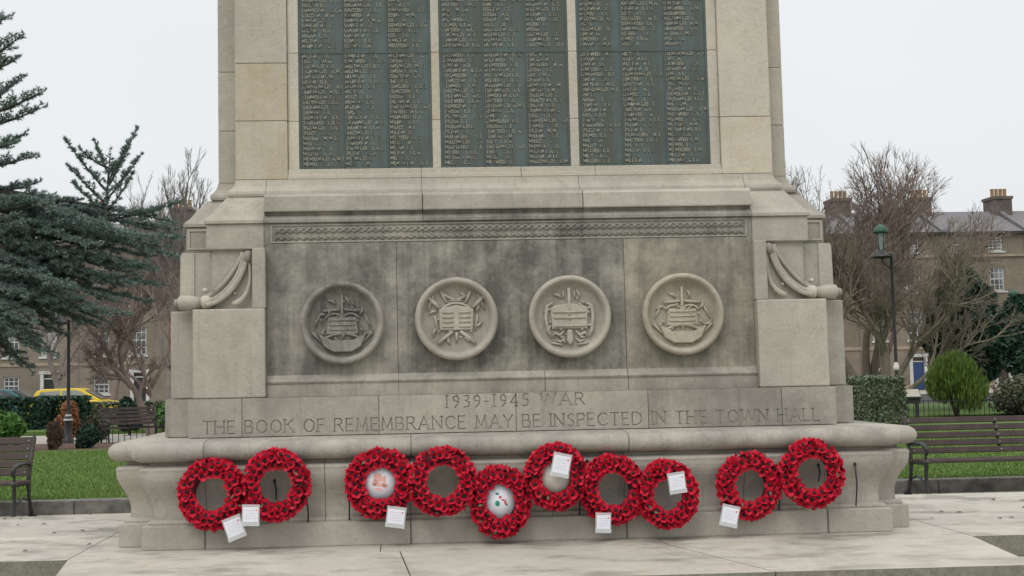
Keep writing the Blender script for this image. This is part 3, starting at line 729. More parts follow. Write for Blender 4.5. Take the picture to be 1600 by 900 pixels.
    for k in range(0, 16, 2):       # worn foliage and mantling around the device
        a_ = math.radians(20+k*360/16+rr_.uniform(-6, 6)); r0_ = .128+rr_.uniform(-.012, .012)
        if kind == 'ship' and 200 < math.degrees(a_) % 360 < 340: r0_ = .150
        b.tube([(cx+r0_*math.cos(a_)*.80, yy-.002, cz+r0_*math.sin(a_)*.80), (cx+r0_*math.cos(a_+.10), yy-.010, cz+r0_*math.sin(a_+.10)), (cx+(r0_+.018)*math.cos(a_+.26), yy-.002, cz+(r0_+.018)*math.sin(a_+.26))], [.004, .0085, .003], 6, 0, s2)
    for k in range(26):
        a_ = rr_.uniform(0, 6.28); q_ = rr_.uniform(.02, .12); b.lathe([(.0005, .010), (.005, .008), (.008, 0)], (cx+q_*math.cos(a_), yy-.010, cz+q_*math.sin(a_)), 'y', 7, 0, s2)
    b.v = [(cx+(p[0]-cx)*KS, yy+(p[1]-yy)*1.25, cz+(p[2]-cz)*KS) for p in b.v]
    b.build('carved_emblem', SM, o, smooth=None)
medallion(-1.142, 1.425, 'ship', (.97, .0, .85))
medallion(-.381, 1.438, 'swords', (1.05, .15, .45))
medallion(.380, 1.440, 'crown', (1.08, .12, .42))
medallion(1.146, 1.443, 'ship', (1.08, .45, .36))

# ---- shaft
Ws, Ys0 = 1.87, .53
b = MB()
st = lambda i, z: (1.08, .12, .22)
sweep(b, Ws, .14, [(.005, 2.303), (.045, 2.308), (.050, 2.325), (.046, 2.345), (.030, 2.36), (.012, 2.385), (.004, 2.41), (0, 2.43)], (-1.66, -.593, .497, 1.655),
      lambda i, z: (1.05, .08, .3) if i < 20 else (.95, 0, .35), True, .002)
b.build('shaft_base_moulding', SM, mem)
TOP = 6.2
b = MB()
zsL = [2.4305, 2.84, 3.245, 3.95, 4.7, 5.4, TOP]; zsR = [2.4305, 2.835, 3.72, 4.3, 5.0, 5.6, TOP]
toneL = [(1.08, .50, .16), (1.08, .62, .14), (1.08, .10, .22), (1.05, .1, .3), (1.05, .1, .3), (1.05, .1, .3)]
toneR = [(1.22, .38, .05), (1.18, .12, .10), (1.14, .3, .12), (1.05, .1, .3), (1.05, .1, .3), (1.05, .1, .3)]
for sx, zs, tn in ((-1, zsL, toneL), (1, zsR, toneR)):
    b = MB()
    for i in range(6):
        xa, xb = sorted((sx*1.513, sx*Ws)); b.box(xa, xb, Ys0, .95, zs[i]+.0015, zs[i+1]-.0015, 0, tn[i])
    xa, xb = sorted((sx*1.52, sx*(Ws-.003))); b.box(xa, xb, Ys0+.006, .94, 2.43, TOP-.01, 1)
    zz = [2.4305, 2.80, 3.22, 3.9, 4.9, TOP]
    for i in range(5):
        xa, xb = sorted((sx*(Ws-.05), sx*(Ws+.138))); b.box(xa, xb, Ys0+.142, YB-Ys0-.14, zz[i]+.001, zz[i+1]-.001, 0, (random.uniform(1.0, 1.08), .1, .26))
    b.build('corner_pilaster', SM, mem, bevel=.004)
b = MB(); b.box(-1.85, 1.85, .9, YB-Ys0, 2.4301, TOP-.002, 0, (1, .1, .3)); b.build('shaft_core', SM, mem)
# stone frame round the tablets
b = MB()
fy = .556
b.box(-1.512, 1.512, fy+.03, .9, 2.431, TOP-.003, 0, (.9, 0, .4))
for i, (xa, xb) in enumerate(((-1.512, -.594), (-.592, .1), (.102, .62), (.622, 1.512))):
    b.box(xa, xb, fy-.015, .62, 2.4307, 2.502, 0, (1.12, .18, .14)); b.box(xa, xb, fy-.028, .61, 2.431, 2.462, 0, (1.14, .2, .1))
for xa, xb in ((-1.511, -1.4355), (-.511, -.4535), (.4535, .515), (1.4415, 1.511)):
    zz = [2.5025, 2.84, 3.32, 3.9, 4.6, 5.4, TOP-.01]
    for i in range(6):
        wr = .6 if (abs(xa) < 1 and xa < 0 and i == 1) else .15
        b.box(xa, xb, fy, .61, zz[i]+.001, zz[i+1]-.001, 0, (random.uniform(1.1, 1.18), wr, .08))
b.build('tablet_frame', SM, mem, bevel=.003)
b = MB(); sweep(b, Ws, .14, [(0, TOP), (.05, TOP+.05), (.12, TOP+.09), (.12, TOP+.2), (.02, TOP+.3), (-.3, TOP+.5)], (), lambda i, z: (1, .1, .4)); b.build('shaft_cap', SM, mem)

# bronze tablets with raised rows of letters
SYL = ['AL','BAR','BEN','BUR','CAR','CLA','CO','DAV','DEN','DUN','EL','EVAN','FIN','FOR','GAR','GIL','HAR','HEN','HUM','IN','JEN','JO','KEL','LAN','LEE','LOW','MAR','MIL','MOR','NEL','NOR','PAR','PEN','RED','ROB','ROW','SAN','SHAR','SIM','STAN','TAL','TOM','TUR','WAL','WAR','WEB','WIL']
SUF = ['TON','SON','LEY','MAN','WELL','ER','FORD','WOOD','ING','HAM','LAND','BY','ES','','S','IS']
for ti, (xa, xb) in enumerate(((-1.433, -.513), (-.451, .451), (.517, 1.439))):
    zc = [2.505, 3.322, 4.14, 4.96]
    tb_ = MB(); s_ = (1, 0, 0); y0 = fy+.012
    for i in range(3): tb_.box(xa, xb, y0, y0+.03, zc[i]+.0012, zc[i+1]-.0012)
    cw = (xb-xa)/3
    tab = tb_.build('name_tablet', M['bronze'], mem)
    fr = MB()
    for x in (xa, xa+cw, xa+2*cw, xb-.012): fr.box(x, x+.012 if x in (xa, xb-.012) else x+.006, y0-.006, y0, zc[0]+.002, zc[3]-.002)
    fr.box(xa+.012, xb-.012, y0-.006, y0-.0005, zc[0]+.002, zc[0]+.012)
    for i in (1, 2): fr.box(xa+.012, xb-.012, y0-.0045, y0-.0002, zc[i]-.004, zc[i]+.004)
    fr.build('tablet_rim', M['bronze'], tab)
    lt = MB(); h = .0230; RS = .0362
    for ci in range(3):
        x0 = xa+ci*cw+(.028 if ci == 0 else .016)
        names = sorted(random.choice(SYL)+random.choice(SUF) for _ in range(70))
        k = 0; z = zc[0]+.024
        while z < zc[3]-.03:
            ok = all(abs((z+h/2)-c) > .018 for c in zc[1:3])
            if ok and k < 70 and z < 4.0:
                s = names[69-k]; s = s+('' if len(s) > 8 else random.choice(('', 'S', 'TON', 'WORTH', 'FIELD'))); tx = s + random.choice((' ', '  ', '   ')) + random.choice(('', ' ', '  ')) + random.choice('ABCDEFGHJLMNPRSTW') + '. ' + (random.choice('AEHJLTW')+'.' if random.random() < .65 else '') + (' '+random.choice('BCDEFGM')+'.' if random.random() < .4 else '')
                x = x0
                for ch in tx:
                    if ch == ' ': x += .42*h; continue
                    for (p, q_, r_, s2) in FONT[ch][0]:
                        A = Vector((x+p*h*.66, 0, z+q_*h)); B_ = Vector((x+r_*h*.66, 0, z+s2*h)); d = B_-A; ln = d.length; d.normalize()
                        nn = Vector((-d.z, 0, d.x)); w = .0024; e_ = d*(ln/2+w*.7); mid = (A+B_)/2
                        ya, yb = y0-.0045, y0+.001
                        c4 = [mid-e_-nn*w, mid+e_-nn*w, mid+e_+nn*w, mid-e_+nn*w]
                        lt.add([(p_.x, ya, p_.z) for p_ in c4]+[(p_.x, yb, p_.z) for p_ in c4], [(0, 1, 2, 3), (0, 4, 5, 1), (2, 6, 7, 3), (1, 5, 6, 2), (3, 7, 4, 0)])
                    x += (FONT[ch][1]*.66+.17)*h
                    if x > x0+cw-.04: break
            z += RS; k += 1
    o = lt.build('lettering', M['letters'], tab); o['label'] = 'raised rows of weathered names'

# iron hanging rods on the plinth
for x, z0, z1 in ((2.17, .17, .44), (-1.10, .16, .37), (-1.36, .13, .30), (.43, .12, .50), (.37, .13, .46), (1.66, .12, .30), (-1.56, .30, .42), (1.93, .33, .44)):
    b = MB(); b.tube([(x-.006, -.012, z1), (x+.004, -.006, (z0+z1)/2), (x, .02, z0)], [.0055, .005, .0045], 6, 0); b.lathe([(0, .014), (.009, .009), (.010, 0)], (x-.006, -.01, z1), 'y', 8)
    b.build('iron_rod', M['black'], mem)

# ================================================================== WREATHS
def poppy_mesh(i):
    rs = random.Random(50+i); b = MB(); nseg = 16; rad = .036*rs.uniform(.95, 1.08)
    ph = rs.uniform(0, 6.28); rings = []
    for r_, z in ((.18, -.003), (.45, -.001), (.75, .008), (1.0, .018)):
        row = []
        for k in range(nseg):
            a = 2*math.pi*k/nseg; lobe = .86+.14*abs(math.cos(2*(a+ph)))
            zz = z + .009*r_*math.sin(4*(a+ph)) + .003*math.sin(7*a+ph) * r_
            row.append((rad*r_*lobe*math.cos(a), rad*r_*lobe*math.sin(a), zz))
        rings.append(row)
    vs = [p for row in rings for p in row]+[(0, 0, -.003)]; c = len(vs)-1; fs = []
    for j in range(3):
        for k in range(nseg): k2 = (k+1) % nseg; fs.append((j*nseg+k, j*nseg+k2, (j+1)*nseg+k2, (j+1)*nseg+k))
    for k in range(nseg): fs.append((c, (k+1) % nseg, k)[::-1])
    b.add(vs, fs, 0, (1, 0, 0), True); return b
cen = MB(); cen.lathe([(0.0004, .008), (.008, .008), (.0145, .003), (.015, -.003)], (0, 0, 0), 'z', 9)
pop_meshes = []; 
for i in range(5):
    o = poppy_mesh(i).build('poppy', M['red']); c = cen.build('flower_centre', M['poppy_c'], o); pop_meshes.append((o.data, c.data))
    bpy.data.objects.remove(c); bpy.data.objects.remove(o)
ring0 = MB()
rp = [(.152*math.cos(2*math.pi*k/32), 0, .152*math.sin(2*math.pi*k/32)) for k in range(33)]
ring0.tube([(x, -.03, z) for x, y, z in rp], .047, 10, 0, caps=False)
RW_R, RW_r = .153, .045
def wreath(x, z, y, tilt, sxz, label, lean=0, centre=None, cards=(), seed=0):
    rs = random.Random(seed*13+5)
    w = empty('poppy_wreath', (x, y, z)); w.rotation_euler = (R(lean), R(tilt), 0); w.scale = (sxz[0], 1, sxz[1])
    tag(w, label, 'wreath', 'red poppy wreaths along the foot of the memorial')
    if seed == 0: wreath.ring = ring0.build('wreath_ring', M['red_dark'], w).data
    else:
        o = bpy.data.objects.new('wreath_ring', wreath.ring); COL.objects.link(o); o.parent = w
    for (phi, cnt) in ((4, 27), (42, 26), (84, 22), (124, 16)):       # outer, crest, inner rows
        a0 = rs.uniform(0, 6.28)
        for k in range(cnt):
            a = a0+2*math.pi*k/cnt+rs.uniform(-.07, .07); p_ = R(phi+rs.uniform(-9, 9))
            rad = Vector((math.cos(a), 0, math.sin(a))); nrm = rad*math.cos(p_)+Vector((0, -1, 0))*math.sin(p_)
            pos = rad*RW_R+Vector((0, -.03, 0))+nrm*(RW_r+rs.uniform(-.002, .007))
            nn = (nrm+Vector((rs.uniform(-.3, .3), -.15, rs.uniform(-.3, .3)))).normalized()
            qt = nn.to_track_quat('Z', 'Y'); s = rs.uniform(.68, .95)
            if rs.random() < .03: continue
            md, cdm = pop_meshes[rs.randrange(5)]
            o = bpy.data.objects.new('poppy', md); COL.objects.link(o); o.parent = w
            o.matrix_local = Matrix.Translation(pos) @ qt.to_matrix().to_4x4() @ Matrix.Rotation(rs.uniform(0, 6.28), 4, 'Z') @ Matrix.Scale(s, 4)
            c = bpy.data.objects.new('flower_centre', cdm); COL.objects.link(c); c.parent = o
    for k in range(3):        # a few bits of leaf between the poppies
        a = rs.uniform(0, 6.28); rad = Vector((math.cos(a), 0, math.sin(a))); p_ = R(rs.uniform(10, 110)); nrm = rad*math.cos(p_)+Vector((0, -1, 0))*math.sin(p_)
        pos = rad*RW_R+Vector((0, -.03, 0))+nrm*(RW_r+.022); b = MB(); q_ = nrm.to_track_quat('Z', 'Y').to_matrix() @ Matrix.Rotation(rs.uniform(0, 6), 3, 'Z')
        b.add([pos+q_ @ Vector(v_) for v_ in ((-.018, 0, 0), (0, -.007, .004), (.020, 0, .004), (0, .007, .004))], [(0, 1, 2), (0, 2, 3)]); b.build('leaf', M['leaf_grey'], w)
    if centre:
        b = MB(); b.lathe([(.102, 0), (.102, .006), (.0005, .007)], (0, -.036, 0), 'y', 28, 0); mats = [M['card'], M['pinkink'], M['greenink'], M['redink'], M['cream']]
        yy = -.036-.0072
        def blob(cx, cz, r1, r2, mi, a0=0):
            n_ = 10; b.add([(cx+r1*math.cos(2*math.pi*k/n_+a0), yy-.001*mi, cz+r2*math.sin(2*math.pi*k/n_+a0)) for k in range(n_)], [tuple(range(n_))[::-1]], mi)
        if centre == 'badge':
            for (cx, cz, r1, r2) in ((-.02, .03, .03, .03), (0, -.012, .05, .012), (-.035, -.005, .018, .02), (.035, -.01, .018, .016), (.02, .02, .012, .03), (0, -.04, .03, .008)): blob(cx, cz, r1, r2, 1)
        elif centre == 'print':
            for (cx, cz, r1, r2, mi) in ((-.02, -.012, .017, .017, 2), (-.02, .045, .013, .007, 2), (.0, .025, .010, .008, 3), (.035, -.005, .007, .014, 3), (.02, .008, .012, .004, 3), (.045, -.02, .007, .007, 2)): blob(cx, cz, r1, r2, mi)
        else:
            b.m = [4]*len(b.m)
        d_ = b.build('centre_disc', mats, w)
    for (cx, cz, cw, ch, ang) in cards:
        b = MB(); b.box(-cw/2, cw/2, -.003, 0, -ch/2, ch/2, 0)
        rs2 = random.Random(int(cx*1000))
        for k in range(4):
            zz = ch*.28-k*ch*.17; x0 = -cw*.36; 
            while x0 < cw*.3:
                l_ = rs2.uniform(.006, .02); b.box(x0, min(x0+l_, cw*.38), -.0042, -.0031, zz-.0008, zz+.0008, 1); x0 += l_+.004
        b.box(cw*.33, cw*.40, -.0044, -.003, ch*.26, ch*.36, 2)
        o = b.build('message_card', [M['card'], M['ink'], M['redink']], w)
        o.location = (cx, -.105-.012*(cards.index((cx, cz, cw, ch, ang))), cz); o.rotation_euler = (R(4), R(ang), 0)
        s_ = MB(); s_.box(-cw/2-.008, cw/2+.008, .0015, .0025, -ch/2-.022, ch/2+.016); s_.box(-cw/2-.008, cw/2+.008, -.0065, -.0055, -ch/2-.022, -ch/2+.004)
        s_.build('plastic_sleeve', M['sleeve'], o)
    return w
def wp(px, py): p = at(px, py, -.06); return p.x, p.z
def cc(wpx, wpy, cpx, cpy):
    a = at(wpx, wpy, -.06); c = at(cpx, cpy, -.16); return (c.x-a.x, c.z-a.z)
WL = [
 (332, 772, 0, (.98, 1.04), 'leftmost red poppy wreath, a white card hanging low on its right', None, [(*cc(332,772,366,824), .105, .10, -20)]),
 (433, 757, 5, (.98, 1.04), 'second red poppy wreath from the left, set higher, white card at its lower left', None, [(*cc(433,757,396,806), .095, .088, -3)]),
 (594, 755, 10, (1.0, 1.02), 'red poppy wreath around a white disc with a pinkish gold badge', 'badge', [(*cc(594,755,627,803), .105, .09, -2)]),
 (691, 751, 0, (1.0, 1.0), 'empty-centred poppy wreath without a card, right beside the badge wreath', None, []),
 (781, 783, 0, (.90, 1.06), 'lowest hanging poppy wreath, white centre disc printed with green and red', 'print', []),
 (867, 744, 8, (.92, .98), 'poppy wreath with a large white card over its cream centre', 'cream', [(*cc(867,744,874,726), .112, .115, 4)]),
 (957, 765, 0, (.98, 1.02), 'red poppy wreath with a small narrow white card hanging at its bottom left', None, [(*cc(957,765,943,817), .085, .085, 2)]),
 (1039, 771, -6, (.92, 1.0), 'red poppy wreath with a white card pinned across its right side', None, [(*cc(1039,771,1060,756), .105, .095, -1)]),
 (1170, 759, 12, (.95, 1.0), 'second red poppy wreath from the right, white card hanging below its left edge', None, [(*cc(1170,759,1150,814), .105, .098, 1)]),
 (1264, 739, -8, (.96, 1.0), 'rightmost red poppy wreath, overlapping the ledge, with no card', None, []),
]
for i, (px, py, ti_, sc_, lab, ce, cards) in enumerate(WL):
    x, z = wp(px, py)
    yo = -.030 - (.05 if i in (1, 3, 5, 7, 9) else 0) - (.02 if i == 4 else 0)
    top = z+.21
    if i in (9, 5): yo = -.075
    wreath(x, z, yo, ti_, sc_, lab, -3, ce, cards, i)

# ================================================================== PARK BENCHES
def make_bench(Lw, slatm, label, bw=.034):
    t = empty('park_bench'); tag(t, label, 'bench', 'park benches')
    # x along the bench, faces -y; origin ground, middle
    for i, (y, z) in enumerate(((-.24, .445), (-.15, .450), (-.06, .450), (.03, .445), (.12, .44))):
        b = MB(); b.box(-Lw/2, Lw/2, y-.038, y+.038, z-.018, z+.018); b.build('seat_slat', slatm, t, bevel=.005)
    for i in range(5):
        z = .55+i*.092; y = .19+i*.032
        b = MB(); b.obox((0, y, z), Vector((Lw/2, 0, 0)), Vector((0, .016, -.004)), Vector((0, .010, bw))); b.build('back_slat', slatm, t, bevel=.004)
        for x in (-Lw/2+.08, 0, Lw/2-.08):
            q_ = MB(); q_.lathe([(.0005, .006), (.009, .005), (.010, 0)], (x, y-.016, z), 'y', 8); q_.build('bolt', M['bolt'], t)
    xs = [-Lw/2+.03, Lw/2-.03]
    for x in xs:
        b = MB()
        b.tube([(x, -.30, .0), (x, -.27, .06), (x, -.235, .25), (x, -.25, .42), (x, -.28, .46)], [.034, .026, .022, .026, .03], 8, 0)
        b.tube([(x, .30, .0), (x, .27, .06), (x, .19, .26), (x, .17, .44), (x, .225, .66), (x, .35, .98)], [.034, .026, .022, .03, .024, .022], 8, 0)
        b.tube([(x, -.27, .425), (x, .18, .42)], .024, 8, 0); b.tube([(x, -.23, .18), (x, .0, .26), (x, .21, .20)], .013, 6, 0)
        b.box(x-.03, x+.03, -.36, -.24, 0, .03); b.box(x-.03, x+.03, .24, .36, 0, .03)
        b.build('cast_iron_leg', M['black'], t)
        b = MB(); b.tube([(x, .215, .64), (x, .05, .66), (x, -.15, .655), (x, -.27, .62), (x, -.30, .57), (x, -.27, .535), (x, -.245, .56)], [.02, .022, .026, .028, .024, .018, .012], 8, 0)
        b.tube([(x, -.25, .46), (x, -.24, .53), (x, -.22, .64)], .014, 6, 0); b.build('armrest', M['black'], t)
    b = MB(); b.obox((0, .28, .735), Vector((.02, 0, 0)), Vector((0, .006, 0)), Vector((0, .068, .20))); b.build('back_strap', M['black'], t)
    return t
b1 = make_bench(2.4, M['slat'], 'dark brown slatted bench with black iron ends, right of the memorial'); p = at(1424, 767, 7.0)
b1.location = (5.52+1.2, 7.02, G); b1.rotation_euler.z = R(1)
b2 = make_bench(1.9, M['slat_old'], 'worn slatted bench cut by the left edge, its iron arm towards the memorial', .041); b2.location = (-5.33-.85, 7.0, G); b2.rotation_euler.z = R(-5)
b3 = make_bench(1.5, M['slat_old'], 'small dark bench under the bare tree far behind the plinth, left side'); q3 = at(207, 690, 23.6); b3.location = (q3.x, 23.6, G+.004); b3.rotation_euler.z = R(35)

# ================================================================== STREET LAMPS
def make_lamp(H, label):
    """H = height of the lantern collar"""
    t = empty('street_lamp'); tag(t, label, 'street lamp', 'black park lamps with green caps')
    b = MB(); b.lathe([(.15, 0), (.15, .12), (.11, .16), (.105, .62), (.12, .66), (.12, .70), (.07, .76), (.052, .9), (.045, H*.6), (.04, H+.1), (.05, H+.12), (.02, H+.17), (0.001, H+.18)], (0, 0, 0), 'z', 12)
    b.build('post', M['black'], t)
    b = MB(); b.tube([(.0, 0, H-.35), (-.12, 0, H-.22), (-.24, 0, H-.12), (-.27, 0, H)], .022, 7); b.tube([(0, 0, H+.03), (-.27, 0, H+.03)], .018, 6); b.build('bracket', M['black'], t)
    b = MB(); b.lathe([(.03, H-.02), (.10, H+.0), (.30, H+.03), (.31, H+.06), (.14, H+.13), (.12, H+.22), (.06, H+.26)], (-.28, 0, 0), 'z', 14); b.build('lantern_collar', M['black'], t)
    b = MB(); b.lathe([(.07, H+.22), (.085, H+.34), (.12, H+.62), (.13, H+.72)], (-.28, 0, 0), 'z', 12); b.build('lantern_glass', M['lampglass'], t)
    for k in range(4):
        a_ = k*math.pi/2+.4; b = MB(); b.tube([(-.28+.09*math.cos(a_), .09*math.sin(a_), H+.22), (-.28+.10*math.cos(a_), .10*math.sin(a_), H+.36), (-.28+.145*math.cos(a_), .145*math.sin(a_), H+.73)], .012, 5); b.build('lantern_bar', M['black'], t)
    b = MB(); b.lathe([(.14, H+.72), (.21, H+.74), (.21, H+.80), (.16, H+.90), (.08, H+.95), (.02, H+1.0), (.001, H+1.02)], (-.28, 0, 0), 'z', 14); b.build('lantern_cap', M['copper'], t)
    return t
yl = 26.5
pa = at(1400, 656, yl); hh = at(1378, 404, yl).z-G
l1 = make_lamp(hh, 'tall black street lamp with green cap right of the memorial, behind the clipped hedge'); l1.location = (at(1397, 500, yl).x, yl, G)
b = MB(); b.lathe([(.06, 1.50), (.085, 1.53), (.085, 1.60), (.05, 1.72), (.048, 1.74)], (0, 0, 0), 'z', 10); b.build('pale_band', M['cream'], l1)
yl2 = 25.0; l2 = make_lamp(at(91, 508, yl2).z-G, 'black street lamp in front of the left terrace, beside the cedar'); l2.location = (at(107, 600, yl2).x, yl2, G)
b = MB(); b.lathe([(.125, .62), (.125, .66), (.06, .8), (.06, .82)], (0, 0, 0), 'z', 10); b.build('pale_band', M['white'], l2)
for (cxp, cyp, postx, capy, lab) in ((1503, 482, 1515, 436, 'distant street lamp whose green cap shows above the dark holly'), (1590, 490, 1596, 456, 'distant street lamp at the right edge beside the round hedge')):
    yy = 44 if cxp == 1503 else 40
    l3 = make_lamp(at(cxp, cyp, yy).z-G, lab); l3.location = (at(postx, 500, yy).x, yy, G)

# ================================================================== TERRACED HOUSES
HY = 72.0
zz_ = lambda y, x=1500: at(x, y, HY).z
Z_EAVE, Z_RIDGE = zz_(364), zz_(319, 1500)
rowsZ = [(zz_(393), zz_(371)), (zz_(455), zz_(418)), (zz_(530), zz_(485))]
ZG = G+.02
HW = 5.75
def wallgrid(b, x0, x1, z0, z1, holes, y=0, dep=.18, mi=0):
    xs = sorted(set([x0, x1]+[h[0] for h in holes]+[h[1] for h in holes])); zs = sorted(set([z0, z1]+[h[2] for h in holes]+[h[3] for h in holes]))
    for i in range(len(xs)-1):
        for j in range(len(zs)-1):
            cx, cz = (xs[i]+xs[i+1])/2, (zs[j]+zs[j+1])/2
            if any(h[0] < cx < h[1] and h[2] < cz < h[3] for h in holes): continue
            b.add([(xs[i], y, zs[j]), (xs[i+1], y, zs[j]), (xs[i+1], y, zs[j+1]), (xs[i], y, zs[j+1])], [(0, 1, 2, 3)], mi)
    for (a, c, d, e_) in holes:
        b.add([(a, y, d), (c, y, d), (c, y, e_), (a, y, e_), (a, y+dep, d), (c, y+dep, d), (c, y+dep, e_), (a, y+dep, e_)], [(0, 4, 5, 1), (1, 5, 6, 2), (2, 6, 7, 3), (3, 7, 4, 0)], mi)
def make_house(brick, door_m):
    t = empty('terraced_house'); w2 = HW/2-.01
    wins = []
    for k, (z0, z1) in enumerate(rowsZ):
        for cx in ((-1.45, .95) if k < 2 else (-1.45, .95)): wins.append((cx-.5 if k else cx-.48, cx+.5 if k else cx+.48, z0, z1))
    gw = (-1.95, -.95, .35, 1.55); wins.append(gw); dh = (.55, 1.5, ZG, 1.62)
    b = MB(); wallgrid(b, -w2, w2, ZG, Z_EAVE, wins+[dh]); b.box(-w2, w2, .25, 8, ZG, Z_EAVE-.01); b.build('wall', brick, t)
    zs_ = rowsZ[0][0]-.22
    b = MB(); b.box(-w2, w2, -.12, .0-.003, zs_-.16, zs_); b.build('string_course', M['sandstone'], t)
    b = MB(); b.box(-w2, w2, -.06, -.002, 2.2, 2.42); b.build('string_course', M['sandstone'], t)
    for (x0, x1) in ((-w2, .40), (1.66, w2)): b = MB(); b.box(x0, x1, -.05, -.002, ZG, ZG+.34); b.build('stone_footing', M['sandstone'], t)
    b = MB(); b.box(-w2, w2, -.28, .05, Z_EAVE-.10, Z_EAVE+.06); b.build('gutter', M['black'], t)
    b = MB(); yr = 4.0; vs = [(-w2, -.2, Z_EAVE+.06), (w2, -.2, Z_EAVE+.06), (w2, yr, Z_RIDGE), (-w2, yr, Z_RIDGE), (w2, 8.2, Z_EAVE), (-w2, 8.2, Z_EAVE)]
    b.add(vs, [(0, 1, 2, 3), (3, 2, 4, 5), (0, 3, 5), (1, 4, 2)]); roof = b.build('roof', M['slate'], t)
    b = MB(); b.box(-w2-.15, w2*-1+.2, -.1, 4, 0, .001)
    # parapet between roofs
    b = MB(); xw = -w2; vs = []
    for x in (xw-.0, xw+.28): vs += [(x, -.25, Z_EAVE-.02), (x, yr, Z_RIDGE+.12), (x, 8.1, Z_EAVE-.02)]
    for x in (xw, xw+.28): vs += [(x, -.25, Z_EAVE+.22), (x, yr, Z_RIDGE+.30), (x, 8.1, Z_EAVE+.22)]
    b.add(vs, [(0, 3, 9, 6), (6, 9, 10, 7), (7, 10, 11, 8), (3, 4, 10, 9), (4, 5, 11, 10), (0, 6, 7, 1), (1, 7, 8, 2)]); b.build('parapet', M['slate'], t)
    b = MB(); b.box(xw-.35, xw+.95, 3.1, 4.7, Z_RIDGE-.9, Z_RIDGE+.75); b.box(xw-.42, xw+1.02, 3.02, 4.78, Z_RIDGE+.75, Z_RIDGE+.95); ch = b.build('chimney', M['stack'], t)
    for k in range(4):
        b = MB(); x = xw-.15+k*.30; b.lathe([(.13, Z_RIDGE+.94), (.12, Z_RIDGE+1.45), (.15, Z_RIDGE+1.5), (.12, Z_RIDGE+1.55), (.09, Z_RIDGE+1.5)], (x, 3.7, 0), 'z', 8); b.build('chimney_pot', M['pot'], ch)
    for (a, c, d, e_) in wins:
        b = MB(); y = .10; f_ = .09
        b.box(a, c, y, y+.06, d, d+f_); b.box(a, c, y, y+.06, e_-f_, e_); b.box(a, a+f_, y, y+.06, d+f_, e_-f_); b.box(c-f_, c, y, y+.06, d+f_, e_-f_)
        b.box(a+f_, c-f_, y-.01, y+.05, (d+e_)/2-.035, (d+e_)/2+.035)
        for k in (1, 2): x = a+(c-a)*k/3; b.box(x-.022, x+.022, y+.005, y+.045, d+f_, e_-f_)
        nb = 4
        for k in (1, 3): z = d+(e_-d)*k/nb; b.box(a+f_, c-f_, y+.007, y+.043, z-.02, z+.02)
        b.box(a-.12, c+.12, -.08, .02, d-.13, d-.003)
        w_ = b.build('window', M['white'], t)
        b = MB(); b.box(a, c, y+.03, y+.04, d, e_); b.build('pane', M['glass'], w_)
    a, c, d, e_ = dh; b = MB(); b.box(a+.08, c-.08, .12, .16, d, e_-.28)
    for (x0, x1, z0, z1) in ((a+.16, (a+c)/2-.04, d+.2, d+.8), ((a+c)/2+.04, c-.16, d+.2, d+.8), (a+.16, (a+c)/2-.04, d+.95, e_-.42), ((a+c)/2+.04, c-.16, d+.95, e_-.42)): b.box(x0, x1, .105, .125, z0, z1)
    dr = b.build('door', door_m, t)
    b = MB(); b.box(a-.14, a+.08, -.05, .14, d, e_+.06); b.box(c-.08, c+.14, -.05, .14, d, e_+.06); b.box(a-.2, c+.2, -.07, .14, e_+.061, e_+.26); b.box(a+.081, c-.081, .10, .14, e_-.27, e_-.2); b.build('door_surround', M['white'], dr)
    return t
def door_paint(h, i):
    if i == 0: return
    for c in bpy.data.objects:
        if c.parent == h and c.name.startswith('door'):
            c.material_slots[0].link = 'OBJECT'; c.material_slots[0].material = (M['black'], M['slat'], M['leaf_dark'])[i % 3]
hR = make_house(M['brick_red'], M['blue']); x_door = at(1436, 590, HY).x
x0R = x_door-1.02; houses = []
hL = make_house(M['brick'], M['black'])
rl = ['brick terraced house with a blue door seen between lamp post and golden shrub', 'brick terraced house next right of the blue-doored one, above the dark holly',
      'brick terraced house at the right edge, beyond the stone parapet', 'brick terraced house behind the upright bare tree, against the memorial', 'brick terraced house just hidden behind the memorial, right side', 'brick terraced house past the right edge']
for i, k in enumerate((0, 1, 2, -1, -2, 3)):
    h = hR if i == 0 else copy_tree(hR); h.location = (x0R+k*HW, HY, 0); door_paint(h, i); tag(h, rl[i], 'house', 'terraced houses behind the square')
    if k in (1, -1, 2): 
        for c in h.children:
            pass
xl0 = at(155, 330, HY+4).x+HW/2-.3; 
# left terrace stands on ground that falls a little: ridge at y=345
dzl = at(230, 346, HY+4).z-Z_RIDGE
ll = ['brick terraced house under the left chimney, directly behind the street lamp', 'brick terraced house behind the bare tree, beside the memorial', 'brick terraced house behind the cedar at the left edge', 'brick terraced house past the left edge', 'brick terraced house hidden behind the memorial, left side']
for i, k in enumerate((0, 1, -1, -2, 2)):
    h = hL if i == 0 else copy_tree(hL); h.location = (xl0+k*HW, HY, 0); tag(h, ll[i], 'house', 'terraced houses behind the square')

